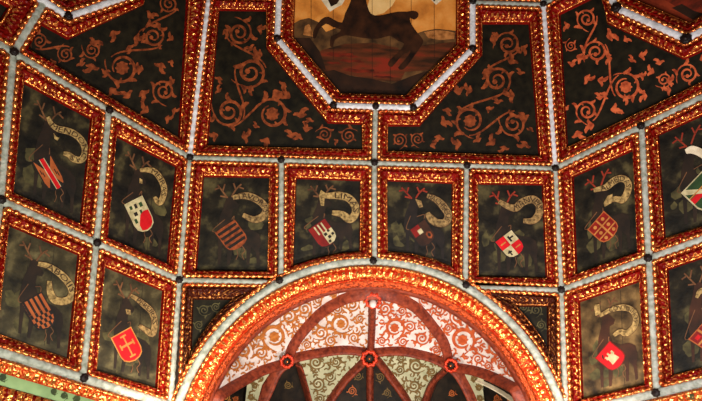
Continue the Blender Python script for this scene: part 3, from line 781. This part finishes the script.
P.poly(mb, [(312, 60), (322, 50), (345, 44), (372, 43), (398, 48), (408, 66), (400, 82), (372, 80), (345, 74), (326, 74)], 'ground', .003)
for (x, y, w_, t_) in ((342, 55, 15, 2.2), (352, 61, 12, 1.5), (362, 71, 17, 2.0), (384, 77, 10, 1.2), (334, 63, 7, 1.2)):
    P.poly(mb, [(x+w_*math.cos(a*.45)*(1+.2*math.sin(a*2.3)), y+t_*math.sin(a*.45)*(1+.5*math.sin(a*1.7))+.08*w_*math.cos(a*.45)) for a in range(14)], 'ember', .004)
P.poly(mb, [(322, 72), (334, 70), (350, 76), (372, 79), (392, 84), (412, 76), (430, 70), (406, 95), (341, 94)], 'hill2', .0045)
P.poly(mb, [(294, 38), (310, 38), (320, 52), (326, 70), (318, 68)], 'hill2', .0045)
P.poly(mb, [(398, 50), (425, 45), (455, 42), (455, 47), (430, 70), (405, 72)], 'ground', .0045)
P.poly(mb, [(366, 12), (374, 16), (384, 13), (392, 6), (398, -4), (396, -10), (372, -10)], 'cloud', .0045)
for x in (311, 333, 351, 372, 390, 411, 434): ribbon(P, mb, [(x, -50), (x+.3, 94 if 341 < x < 405 else 60)], .22, 'hill2', .006)
finish(r, mb)
mb = MB()
STAG = [(351, -12), (352, -4), (349, 6), (345, 14), (342, 23), (334, 20), (328, 17), (321, 20), (314, 30), (313, 38), (316, 38), (319, 30), (326, 24), (332, 27), (341, 30), (337, 34), (331, 37), (330, 46), (333, 47), (335, 40), (343, 36), (350, 36), (362, 38), (378, 39), (390, 36), (398, 41), (404, 44), (400, 51), (390, 60), (388, 65), (392, 67), (399, 59), (409, 50), (410, 53), (404, 61), (398, 68), (402, 70), (407, 66), (415, 55), (422, 45), (423, 40), (418, 34), (411, 24), (410, 18), (414, 20), (418, 17), (418, 13), (413, 11), (407, 12), (398, 12), (388, 14), (378, 16), (371, 14), (368, 8), (366, 0), (366, -12), (372, -20), (362, -24), (352, -20)]
P.poly(mb, smooth_path(STAG+STAG[:1], 2)[:-1], 'stagbig', .008)
o = mb.build('stag', r, smooth=False, origin=world_loc(r))
for polys in ([([(320, -2), (324, 4), (330, 12), (336, 8), (342, 5), (346, -2), (346, -8), (320, -10)], 'banner_pale', .009), ([(327, -2), (331, 7), (337, 4), (341, -2)], 'hill2', .010)],
              [([(426, -8), (430, -1), (436, 5), (441, 1), (445, -4), (444, -10)], 'banner_pale', .009), ([(429, -6), (434, 2), (438, -3)], 'hill2', .010)]):
    mb = MB()
    for a in polys: P.poly(mb, *a)
    o = mb.build('banner', r, smooth=False, origin=world_loc(r)); o['label'] = 'loose pale banner end beside the running stag'
for f, oc, lab in ((-1, octL, 'octagonal coffer cut off by the top edge in the left facet'), (1, octR, 'octagonal coffer with a russet painting cut off at the top right corner')):
    inn = inset2(oc if area2(oc) > 0 else oc[::-1], .23)
    oc2 = oc if area2(oc) > 0 else oc[::-1]
    r, mb = coffer('octagonal_coffer', lab, 'ceiling painting', f, 0, oc2, inn, D=.14, mat='hill2' if f < 0 else 'skyred')
    if f > 0:
        P = Painter(PL[(1, 0)], .14)
        P.poly(mb, [(655, -6), (675, 6), (690, 14), (712, 4), (712, -14), (690, -8)], 'ember', .003)
        P.poly(mb, [(672, 8), (693, 20), (704, 14), (694, 11), (682, 4)], 'hill2', .005)
    finish(r, mb)

# ------------------------------------------------------------------ coffers with a stag, a shield and a banner
def clip(poly, conv):
    out = [Vector(p) for p in poly]; n = len(conv)
    for i in range(n):
        a, b = Vector(conv[i]), Vector(conv[(i+1) % n]); inp = out; out = []
        if not inp: break
        side = lambda p: (b.x-a.x)*(p.y-a.y)-(b.y-a.y)*(p.x-a.x)
        for k in range(len(inp)):
            p, qn = inp[k-1], inp[k]; sp_, sq = side(p), side(qn)
            if (sp_ >= 0) != (sq >= 0): out.append(p.lerp(qn, sp_/(sp_-sq)))
            if sq >= 0: out.append(qn)
    return out
# shield outline in its own axes, +y to the top edge
SH = [(-1, 1), (-1, -.45), (-.86, -.78), (-.5, -.98), (0, -1.06), (.5, -.98), (.86, -.78), (1, -.45), (1, 1)]
def rect(x0, y0, x1, y1): return [(x0, y0), (x1, y0), (x1, y1), (x0, y1)]
def cross_flory():
    L = [(rect(-.07, -.75, .07, .75), 'gold'), (rect(-.65, .02, .65, .18), 'gold')]
    for x, y in ((0, .75), (0, -.75)): L.append((rect(-.3, y-.06, .3, y+.06), 'gold'))
    for x in (-.65, .65): L.append((rect(x-.07, -.1, x+.07, .3), 'gold'))
    return L
HER = {
 'saltire': [('orange', [(rect(-1, -1.1, 1, 1), 'black'), ([(-1, 1), (-1, -1.1), (0, 0)], 'orange'), ([(1, 1), (1, -1.1), (0, 0)], 'orange'), ([(-.36, 1), (.26, 1), (.42, -1.1), (-.2, -1.1)], 'cream'), ([(-.28, 1), (.18, 1), (.34, -1.1), (-.12, -1.1)], 'red'), (rect(-.85, .1, -.75, .4), 'black'), (rect(-.7, -.1, -.6, .2), 'black'), (rect(.6, -.2, .7, .15), 'black'), (rect(.75, -.35, .85, -.05), 'black')])],
 'vair': [('cream', [(rect(-.75, .55, -.45, .8), 'green'), (rect(-.2, .5, .1, .8), 'black'), (rect(.35, .45, .7, .75), 'green'), (rect(-.6, .05, -.2, .3), 'black'), (rect(.1, -.02, .35, .3), 'green'), (rect(-.85, -.4, -.55, -.1), 'green'), ([(-.2, -.2), (.0, .0), (.5, .15), (1, .1), (1, -1.1), (-.5, -1.1), (-.55, -.6)], 'red')])],
 'checks': [('orange', [(rect(x, y, x+.25, y+.27), 'black') for i, y in enumerate((-1.0, -.73, -.46, -.19)) for k in range(8) if (i+k) % 2 for x in (-1+.25*k,)]+[(rect(x, .1, x+.22, 1), 'black') for x in (-1, -.5, .0, .5)])],
 'cross': [('red', cross_flory())],
 'bars': [('scroll', [(rect(-1, y, 1, y+.24), 'black') for y in (.62, .16, -.3, -.76)])],
 'pales': [('reddark', [(rect(x, .1, x+.16, .9), 'cream') for x in (-.45, -.05, .35)]+[(rect(-.1, -1, 1, .1), 'cream'), (rect(.0, -.25, .3, .0), 'black'), (rect(.45, -.1, .7, .1), 'black'), (rect(.2, -.6, .5, -.35), 'black'), (rect(.65, -.5, .9, -.3), 'black'), (rect(0, -.9, .25, -.7), 'black')])],
 'dark_quarter': [('stag_brown', [(rect(-.9, .1, .1, 1), 'reddark'), (rect(-.35, .1, .15, .55), 'cream'), ([(.2, -.2), (.5, 0), (.8, -.2), (.8, -.6), (.5, -.8), (.2, -.6)], 'scroll'), ([(.35, -.3), (.5, -.2), (.65, -.3), (.65, -.5), (.5, -.6), (.35, -.5)], 'black')])],
 'quarters': [('cream', [(rect(-1, 0, 0, 1), 'red'), (rect(0, -1.1, 1, 0), 'red'), (rect(-.8, .4, -.2, .52), 'gold'), (rect(.2, .2, .4, .75), 'black'), (rect(.4, .45, .75, .6), 'black'), (rect(-.75, -.55, -.3, -.4), 'black'), (rect(-.6, -.8, -.45, -.3), 'black'), (rect(.2, -.5, .8, -.4), 'gold')])],
 'bezants': [('reddark', [(rect(-.08, -1.06, .08, 1), 'gold'), (rect(-1, .22, 1, .34), 'gold'), (rect(-1, -.46, 1, -.34), 'gold')]+[([(x+.17*math.cos(a*.785), y+.17*math.sin(a*.785)) for a in range(8)], 'gold') for x in (-.5, .5) for y in (.66, -.06, -.72)])],
 'tower': [('red', [([(-.5, -.55), (.45, -.55), (.35, .0), (.5, .1), (.5, .4), (.3, .4), (.3, .25), (.1, .25), (.1, .5), (-.1, .5), (-.1, .25), (-.3, .25), (-.3, .4), (-.5, .4), (-.5, .1), (-.4, 0)], 'cream'), ([(-.75, .35), (-.55, .7), (-.3, .75), (-.55, .45)], 'black')])],
 'bar_green': [('green', [(rect(-1, -.15, 1, .25), 'red'), ([(-1, 1), (-1, .75), (1, -1), (1, -.7), (-.75, 1)], 'cream'), (rect(-1, .3, 1, .38), 'gold')])],
 'cross_edge': [('reddark', [(rect(-1, .1, 1, .25), 'gold'), (rect(-.1, -1, .1, 1), 'gold'), (rect(-.75, .45, -.3, .75), 'red'), (rect(.3, .45, .75, .75), 'red'), (rect(-.75, -.6, -.3, -.2), 'red')])],
}
EDGE = {'cross': 'gold', 'bars': 'scroll', 'bezants': 'orange', 'vair': 'cream', 'cross_edge': 'orange', 'bar_green': 'cream', 'tower': 'reddark'}
def blazon(label, f, t, outer, inner, sh=None, her=None, ban=None, txt=None, tt=(.1, .7), hw=3.6, board='board', stag='stag', antler='antler', bmat='banner', carved='carved', tail=None, group=None):
    IN = un(f, t, inner)
    r, mb = coffer('painted_coffer', label, 'ceiling panel', f, t, outer, IN, mat=board, carved=carved, group=group)
    P = Painter(PL[(f, t)], .12)
    ps = [Vector(p) for p in inner]
    qd = [ps[0], ps[1], ps[2], ps[-1]] if len(ps) == 4 else [ps[0], ps[1], ps[2], ps[-1]]
    def loc(x, y): return (qd[0]*(1-x)+qd[1]*x)*(1-y)+(qd[3]*(1-x)+qd[2]*x)*y
    # landscape patches
    rnd = random.Random(SEED[0])
    for k in range(7):
        x, y = rnd.uniform(.04, .7), rnd.uniform(.48, .9); w, hh = rnd.uniform(.1, .26), rnd.uniform(.03, .09)
        P.poly(mb, [loc(min(.97, x+w*(.5+.5*math.cos(a*.7))), min(.97, y+hh*math.sin(a*.7)*(1+.3*math.sin(a*3)))) for a in range(9)], 'land', .002+.0003*k)
    for x in (.33, .67): ribbon(P, mb, [loc(x, .02), loc(x, .96 if len(inner) == 4 else .85)], .2, 'black', .0048)
    finish(r, mb)
    if sh is None: return r
    # stag standing behind the shield
    mb = MB()
    S_ = [(.36, .22), (.44, .20), (.50, .25), (.56, .29), (.54, .33), (.47, .34), (.46, .42), (.5, .5), (.62, .55), (.78, .56), (.87, .60), (.9, .68), (.88, .78), (.89, .93), (.85, .94), (.83, .8), (.76, .74), (.74, .93), (.7, .93), (.69, .75), (.5, .76), (.46, .94), (.42, .94), (.42, .77), (.34, .72), (.33, .93), (.29, .93), (.28, .7), (.25, .58), (.28, .42), (.33, .32)]
    P.poly(mb, [loc(*p) for p in S_], stag, .0065)
    for path in ([(.38, .22), (.30, .15), (.22, .08)], [(.30, .15), (.33, .07)], [(.26, .11), (.18, .13)], [(.44, .21), (.50, .13), (.58, .07)], [(.50, .13), (.46, .06)], [(.54, .1), (.62, .12)], [(.36, .21), (.27, .2)]):
        ribbon(P, mb, smooth_path([loc(*p) for p in path], 4), .8, antler, .008)
    mb.build('stag', r, smooth=False, origin=world_loc(r))
    # shield
    c, b, a = (Vector(v) for v in sh); mb = MB()
    S2 = lambda p: c+b*p[0]+a*p[1]
    edge = EDGE.get(her, 'black'); fld, shapes = HER[her][0]
    P.poly(mb, [S2((x*1.1, y*1.08)) for x, y in SH], edge, .0095)
    P.poly(mb, [S2(p) for p in SH], fld, .0110)
    for k, (pg, mt) in enumerate(shapes):
        cl = clip(pg, SH) if area2([Vector(p) for p in SH]) > 0 else clip(pg, SH[::-1])
        if len(cl) > 2: P.poly(mb, [S2(p) for p in cl], mt, .0120+.0002*k)
    # hanging cords of the shield
    tipv = S2((0, -1.08))
    for sx in (-1, 1):
        ribbon(P, mb, smooth_path([tipv+Vector((sx*2, -1)), tipv+Vector((sx*4+1, 4)), tipv+Vector((sx*2, 8)), tipv+Vector((sx*4, 13))], 4), .4, 'antler', .009)
        ribbon(P, mb, smooth_path([S2((sx*.9, 1)), S2((sx*1.2, 1.3))+Vector((0, -1)), loc(.36 if sx < 0 else .46, .45)], 4), .4, 'antler', .009)
    mb.build('shield', r, smooth=False, origin=world_loc(r))
    # banner
    if ban:
        mb = MB(); path = smooth_path(ban, 5); n = len(path)
        ws = [hw*(.55+.45*min(1, 4*k/n))*(1 if k < n*.8 else 1-.5*(k-n*.8)/(n*.2)) for k in range(n)]
        ribbon(P, mb, path, [w+.45 for w in ws], 'stag_brown', .0145)
        ribbon(P, mb, path, ws, bmat, .0155)
        if tail: P.poly(mb, tail, bmat, .0160)
        if txt: text_on_path(P, mb, txt, path, tt[0], tt[1], hw, 'letter', .0170)
        mb.build('banner', r, smooth=False, origin=world_loc(r))
    return r
def quad(A, B, i): return [A[i+1], A[i], B[i], B[i+1]]
# middle facet, row under the upper tier
bl = RN(0, 1, -1, 2); brn = RN(0, 1, 1, 2)
b1 = N(0, 1, 280, 281); b3 = N(0, 1, 465.5, 285)
blazon('stag panel with a bar-striped shield and TAVORAS banner, beside left ridge in the middle row', 0, 1, [cB[0], cB[1], b1, bl], [(204, 177.3), (269, 178), (267.5, 271.5), (196.8, 270.5)],
  ((232.5, 236.5), (9, -6), (-7, -9.5)), 'bars', [(233, 198), (240, 196.3), (248, 196.2), (255, 198.7), (262.5, 203.7), (266.3, 210), (262.5, 217), (253.7, 219.7), (243, 215)], 'TAVORAS', (.06, .62), 3.6, bmat='banner_dim')
blazon('stag panel with a red shield and LIMAS banner, left of the arch crown', 0, 1, [cB[1], cB[2]]+[N(0, 1, *p) for p in ((374.5, 261.5), (344, 262.6), (310, 269.7), (281, 280))], [(296.7, 179), (360, 181.3), (359, 251.5), (338, 253.5), (316, 258.5), (293.5, 266)],
  ((323.5, 234), (8.3, -5.7), (-7, -9.7)), 'pales', [(320, 195), (328.7, 196), (338.3, 195.6), (348, 198), (354.5, 205), (355.5, 213), (350, 219.5), (342, 214.5), (332, 212.8)], 'LIMAS', (.2, .62), 3.8, tail=[(321, 190), (325, 193), (324, 206), (321, 206), (319, 196)])
blazon('stag panel with a round-charged dark and red shield, right of the arch crown', 0, 1, [cB[2], cB[3]]+[N(0, 1, *p) for p in ((465, 284), (440, 273.5), (410, 266), (374.5, 261.5))], [(387.3, 181.3), (451.7, 184), (451, 266.5), (433, 259), (411, 253.5), (388, 251.5)],
  ((423, 234), (7.5, -5.5), (-6, -9)), 'dark_quarter', [(427, 195.5), (436.3, 200), (443.5, 207), (448.3, 215.5), (444.7, 222.7), (436.3, 222.7), (430.3, 218), (427, 213)], 'PACHECOS', (.03, .6), 3.8, bmat='banner_dim', stag='black', antler='antler_red', tail=[(415, 199), (421, 201), (423, 207), (419, 208)])
blazon('stag panel with a red and white quartered shield, MANVEIS banner, beside right ridge', 0, 1, [cB[3], cB[4], brn, b3], [(477.7, 184.7), (541.7, 185.3), (545.5, 277.8), (478.5, 276.5)],
  ((510.5, 245), (8, -6), (-7.3, -8.8)), 'quarters', [(498.6, 201.4), (507.7, 206.6), (515.5, 208), (522, 202.4), (532.3, 199.5), (539, 205.3), (538.4, 214.5), (532.3, 221), (523, 221)], 'MANVEIS', (.22, .68), 3.8, antler='antler_red', bmat='banner_dim')
# left facet
blazon('stag panel with an orange and black shield crossed by red, MENDONCAS banner, upper far left', -1, 1, quad(LB1, LB2, 1), [(23, 83.7), (90, 119.5), (79.4, 224), (12.6, 192.4)],
  ((49.5, 173.5), (8.5, -3.4), (-8, -14.5)), 'saltire', [(47.5, 117), (51.2, 124.5), (58, 129.2), (67, 131.2), (75.2, 135), (82, 142), (84.8, 151.4), (81.2, 159.6), (73.7, 159.2), (68.4, 155), (63, 153.5)], 'MENDONÇAS', (.1, .9), 3.3, tail=[(53, 133), (56, 137), (59, 138), (57, 141), (54, 139)])
blazon('stag panel with a white shield dipped in red, upper row beside the left ridge', -1, 1, quad(LB1, LB2, 0), [(115, 136.8), (175, 167), (166.6, 264), (106.6, 237.6)],
  ((140, 215), (8.2, -4.2), (-6.5, -13.8)), 'vair', [(139.7, 170.5), (146.4, 170), (154, 171.8), (160, 179), (163.6, 188), (162.5, 197), (158.6, 203), (154, 197)], 'MEIRAS', (.2, .72), 3, tail=[(139, 178), (142, 180), (142, 184), (139, 183)])
blazon('stag panel with an orange and black chequered shield, ABOIIS banner, lower far left', -1, 2, quad(LC2, LC3, 1), [(8.1, 226), (77.3, 255.3), (66.6, 358.5), (-3, 333)],
  ((39.5, 312.5), (9.5, -5.2), (-8, -14)), 'checks', [(37.5, 263.8), (49, 266.9), (62.5, 276.5), (71.2, 288.4), (70.6, 297), (64.6, 301.2), (54, 300), (49.5, 291), (49, 281)], 'ABOIIS', (.1, .52), 3.7, board='board_olive', carved='carved')
blazon('stag panel with a bright red shield and gold flowered cross, lower row beside left ridge', -1, 2, quad(LC2, LC3, 0), [(103.5, 267), (162, 291), (155, 387.8), (95.7, 370.3)],
  ((127.5, 346), (9.3, -5.2), (-6.5, -12.8)), 'cross', [(130, 295.4), (136.8, 299.4), (143.5, 304.8), (150.3, 311), (153.7, 319), (153.9, 328), (151.6, 334), (145, 330), (138.5, 325.5)], 'PEREIRAS', (.12, .6), 3, board='board_olive', bmat='banner_dim', tail=[(125, 309), (130, 310), (130, 315), (126, 314)])
# right facet
blazon('stag panel with a red shield of six gold roundels, ALMEIDAS banner, beside right ridge', 1, 1, [RB1[0], RB1[1], RB2[1], RB2[0]], [(573.9, 177.5), (633.7, 150.7), (638, 252.3), (577.5, 274)],
  ((604.5, 228.2), (7.5, -8.6), (-8, -7.2)), 'bezants', [(594, 190.7), (600, 189), (606.8, 187.2), (612.4, 182.5), (619, 178.9), (625.4, 179.7), (628.8, 185), (627.3, 193.5), (622.6, 200), (615.8, 199), (608.5, 201.4)], 'ALMEIDAS', (.1, .6), 3.4, antler='antler_red', board='board_brown' if False else 'board', tail=[(608, 196), (613, 194), (612, 203), (605, 207), (604, 203)])
blazon('stag panel with a crimson shield bearing a cream tower, lower right row beside ridge', 1, 2, [RC2[0], RC2[1], RC3[1], RC3[0]], [(580.3, 302.2), (640.2, 281.8), (645.3, 384.2), (583.7, 398.8)],
  ((611.8, 357), (6.8, -8), (-8.6, -7)), 'tower', [(600, 316), (610, 310.5), (619, 308), (626.9, 308), (633.4, 311.4), (636.3, 318.7), (634.4, 327), (626.9, 333.4), (620.4, 331.7), (614, 335.6)], 'COVTINHOS', (.14, .62), 3, board='board_brown', stag='stag_brown', bmat='banner', tail=[(594, 305), (600, 304), (601, 314), (596, 316)])
blazon('stag panel with a green shield and red bar cut by the right edge, upper row', 1, 1, [RB1[1], RB1[2], RB2[2], RB2[1]], [(659, 135.8), (730, 104), (733, 217), (665.8, 238)],
  ((704, 192), (10.5, -11), (-10.5, -10)), 'bar_green', [(686, 152), (692, 150), (699, 152), (708, 157), (716, 156)], None, hw=4, antler='antler_red', bmat='banner_pale')
blazon('stag panel with a dark red shield cut by the right edge, lower row', 1, 2, [RC2[1], RC2[2], RC3[2], RC3[1]], [(668.7, 270), (738, 247), (738, 358), (673.8, 374.8)],
  ((709, 337), (8, -9), (-11, -7)), 'cross_edge', [(697, 298), (700, 292), (707, 290), (714, 296), (718, 304)], None, hw=2.6, board='board', stag='stag_brown')
# coffers past the left edge, only their frames show
for (t, A, B, lab) in ((1, LB1, LB2, 'coffer frame clipped by the left edge, upper row'), (2, LC2, LC3, 'coffer frame clipped by the left edge, lower row')):
    oc = quad(A, B, 2); oc = oc if area2(oc) > 0 else oc[::-1]
    r, mb = coffer('painted_coffer', lab, 'ceiling panel', -1, t, oc, inset2(oc, .22), mat='board'); finish(r, mb)
# spandrels between ridge and arch
for lab, outer, inner in (
  ('small dark triangular coffer between the left ridge and the arch', [(180, 280), (273, 283), (247, 304), (225, 325), (200, 358), (178, 394)], [(193.6, 299.7), (231, 300), (221, 309.5), (210, 322), (199, 338), (191.8, 352)]),
  ('small dark triangular coffer between the right ridge and the arch', [(562, 290), (470, 288), (493.5, 305.3), (517, 332), (541, 365), (561, 396)], [(546.8, 307), (518, 307), (525, 315), (535, 328), (542.5, 339), (547, 350)])):
    r, mb = coffer('spandrel_coffer', lab, 'ceiling panel', 0, 2, [N(0, 2, *p) for p in outer], un(0, 2, inner), mat='scroll_ground', carved='carved_dark')
    P = Painter(pc, .12); random.seed(3); s = 1 if 'left' in lab else -1; cx = 204 if s > 0 else 536
    for (x, y, rr) in ((cx, 310, 6), (cx+s*12, 307, 5), (cx-s*5, 325, 5)): scroll(P, mb, (x, y), rr, 'land', .004, s, 1, leaves=3)
    finish(r, mb)

# ------------------------------------------------------------------ dark bosses where ribs cross
def boss(label, p, n, R=.05):
    e1 = n.cross(Vector((0, 0, 1))).normalized(); e2 = n.cross(e1); c = p+n*.05
    mb = MB(); rows = []
    for (k, z) in ((1.0, -.4), (1.08, 0), (.9, .35), (.6, .55), (.45, .45), (.25, .7), (0.01, .8)):
        rows.append([c+(e1*math.cos(a)+e2*math.sin(a))*(R*k*(1+.1*math.cos(8*a)*(k > .5)))+n*(z*R) for a in [2*math.pi*i/24 for i in range(24)]])
    mb.grid(rows, 'boss', merge=False, closed=True)
    o = mb.build('rib_boss', origin=c); tag(o, label, 'boss', 'dark bosses at the rib crossings')
boss('dark boss on the left ridge at the upper cross rib', lvl(-1, 1), rn[-1][1])
boss('dark boss on the right ridge at the upper cross rib', lvl(1, 1), rn[1][1])
boss('dark boss on the left ridge at the lower cross rib', lvl(-1, 2), rn[-1][2])
boss('dark boss on the right ridge at the lower cross rib', lvl(1, 2), rn[1][2])
boss('dark boss on the right ridge near the top edge', lvl(1, 0), rn[1][0])
for i, nm in ((1, 'over the left upright of the middle row'), (2, 'over the middle upright, below the octagon'), (3, 'over the right upright of the middle row')):
    boss('dark boss on the upper cross rib '+nm, PL[(0, 1)].p3(cB[i]), cr[0])
for i, nm, p in ((0, 'where the left upright of the middle row meets the arch', (280, 281)), (1, 'at the crown of the arch', (373, 261.5)), (2, 'where the right upright of the middle row meets the arch', (465, 285.5))):
    boss('dark boss '+nm, PL[(0, 2)].p3(N(0, 2, *p), .03), nC[0])
boss('dark boss between the two upper stag panels of the left facet', PL[(-1, 1)].p3(LB1[1]), cr[-1])
boss('dark boss at the upper left corner of the orange and black shield panel', PL[(-1, 1)].p3(LB1[2]), cr[-1])
boss('dark boss between the four stag panels of the left facet', PL[(-1, 1)].p3(LB2[1]), cr2[-1])
boss('dark boss touching the left edge of the picture on the lower cross rib', PL[(-1, 1)].p3(LB2[2]), cr2[-1])
boss('dark boss on the bottom rib under the two lower left stag panels', PL[(-1, 2)].p3(LC3[1]), nC[-1])
boss('dark boss between the two upper stag panels of the right facet', PL[(1, 1)].p3(RB1[1]), cr[1])
boss('dark boss between the four stag panels of the right facet', PL[(1, 1)].p3(RB2[1]), cr2[1])
boss('dark boss on the bottom rib under the two lower right stag panels', PL[(1, 2)].p3(RC3[1]), nC[1])
for p, nm in ((octC[0], 'upper left corner of the central octagon'), (octC[1], 'lower left corner of the central octagon'), (Vector((cA[2].x, vb)), 'middle of the lower edge of the central octagon'), (octC[2], 'lower right corner of the central octagon'), (octC[3], 'upper right corner of the central octagon'), (Vector((uR, v0)), 'side rib of the central octagon at its right joint')):
    boss('dark boss at the '+nm, pA.p3(p), nA[0])
boss('dark boss at the lower corner of the top left octagon', PL[(-1, 0)].p3(oL1), nA[-1])
boss('dark boss at the lower corner of the top right octagon', PL[(1, 0)].p3(oR1), nA[1], .07)
boss('dark boss at the left corner of the top right octagon', PL[(1, 0)].p3(oR2), nA[1], .07)

# ------------------------------------------------------------------ cornice under the side facets
for f, C3, nm in ((-1, LC3, 'left'), (1, RC3, 'right')):
    pl = PL[(f, 2)]; a = C3[0].copy(); d = (C3[1]-C3[0]).normalized(); L = 6.2; dn = Vector((0, -1))
    root = thing('painted_cornice', 'gilded cornice with a green painted band running under the %s facet' % nm, 'cornice', pl.p3(a+d*2))
    def band(name, prof, mat, rel=False, step=.03):
        mb = MB(); rows = []; gs = []; n = int(L/step)
        for (o_, h, g) in prof:
            row, gg = [], []
            for k in range(n+1):
                s = L*k/n; x = relief(s, .42, 5) if rel and g > 0 else 0
                row.append(pl.p3(a+d*s+dn*o_, h+.03*x)); gg.append(x*.8+.1*g)
            rows.append(row); gs.append(gg)
        mb.grid(rows, mat, gs, merge=False); return mb.build(name, root, origin=world_loc(root))
    band('carved_band', [(.05, -.01, 0), (.09, .0, 1), (.11, .005, 1), (.13, .01, 1), (.15, .01, 1), (.165, .012, 1), (.18, .015, 1), (.195, .02, 1), (.20, .03, 0), (.21, .02, 0)], 'carved_hot', True, .024)
    mb = MB(); n = int(L/.01); e1 = pl.e1*d.x+pl.e2*d.y
    bead_string(mb, [pl.p3(a+d*(L*k/n)+dn*.088, .02) for k in range(n+1)], [e1]*(n+1), pl.n, .09, .03, 'bead', closed=False)
    mb.build('bead_moulding', root, origin=world_loc(root))
    g = band('green_band', [(.21, .02, 0), (.22, .025, 0), (.325, .025, 0), (.335, .02, 0)], 'greenband')
    random.seed(4); mb = MB(); P = Painter(pl, -.027)
    for (x, y, rr, dd) in ([(3, 377.5, 4, 1), (54, 391.5, 3.2, 1), (64, 396, 3.6, -1), (77, 399, 4, 1), (-20, 370, 4, 1), (110, 411, 4, 1)] if f < 0 else [(640, 408, 4, 1), (690, 396, 4, -1)]):
        blob(P, mb, (x, y), rr*.7, 'ornament', .003, 3, .25); scroll(P, mb, (x, y), rr, 'ornament', .004, dd, 1, w=.7, leaves=3)
    mb.build('painted_ornament', g, origin=world_loc(g))
    band('red_moulding', [(.335, .02, 0), (.35, .05, 1), (.40, .07, 1), (.45, .07, 1), (.49, .09, 1), (.53, .10, 1), (.57, .13, 0), (.61, .13, 0), (.63, .12, 0), (.95, .10, 0)], 'carved', True)

# ------------------------------------------------------------------ backing of the coffering and the room below
mb = MB()
def back(f, t, pts, h=-.2): flat_poly(mb, PL[(f, t)], pts, h, 'backing')
back(0, 0, [cA[0]+Vector((-.1, 0)), cA[4]+Vector((.1, 0)), Vector((RN(0, 0, 1, 0).x-.2, v0+2.2)), Vector((RN(0, 0, -1, 0).x+.2, v0+2.2))])
for f, A in ((-1, LA1), (1, RA1)): back(f, 0, [A[0], A[3]+(A[3]-A[2]), A[3]+(A[3]-A[2])+Vector((0, 3.8)), RN(f, 0, f, 0)+Vector((0, 1.2))])
for f, t, A, B in ((-1, 1, LB1, LB2), (-1, 2, LC2, LC3), (1, 1, RB1, RB2), (1, 2, RC2, RC3)): back(f, t, [A[0], A[3], B[3], B[0]])
t1 = [N(0, 1, *p) for p in ((280, 279), (310, 268), (344, 261), (374.5, 259.5), (410, 264), (440, 271.5), (465.5, 283))]
back(0, 1, [cB[0], bl]+t1+[brn, cB[4]])
back(0, 2, [N(0, 2, *p) for p in ((180, 280), (280, 280), (247, 304), (225, 325), (200, 358), (178, 394))])
back(0, 2, [N(0, 2, *p) for p in ((562, 290), (466, 286), (493.5, 305.3), (517, 332), (541, 365), (561, 396))])
struct(mb.build('ceiling', smooth=False))
# walls of the square room under the dome, and its floor
cz = lvl(-1, 3).z-.75
corner = Vector((X0, LY[3]+2.7, 0)); dl = Vector((-math.cos(PHI), -math.sin(PHI), 0)); dr_ = Vector((math.cos(PHI), -math.sin(PHI), 0))
for nm, dd in (('wall_left', dl), ('wall_right', dr_)):
    e = corner+dd*11; n = Vector((0, 0, 1)).cross(dd); mb = MB()
    P4 = [Vector((corner.x, corner.y, -1.6)), Vector((e.x, e.y, -1.6)), Vector((e.x, e.y, cz)), Vector((corner.x, corner.y, cz))]
    th = Vector((dd.y, -dd.x, 0)); th = th if th.dot(corner) > 0 else -th
    ids = [mb.vert(p) for p in P4]+[mb.vert(p+th*.3) for p in P4]
    for fc in ((0, 1, 2, 3), (7, 6, 5, 4), (0, 4, 5, 1), (3, 2, 6, 7), (1, 5, 6, 2), (0, 3, 7, 4)): mb.face([ids[i] for i in fc], 'wall')
    struct(mb.build(nm, smooth=False))
mb = MB(); ids = [mb.vert(p) for p in ((-9, -6, -1.6), (9, -6, -1.6), (9, 12, -1.6), (-9, 12, -1.6))]; mb.face(ids, 'floor'); struct(mb.build('floor', smooth=False))
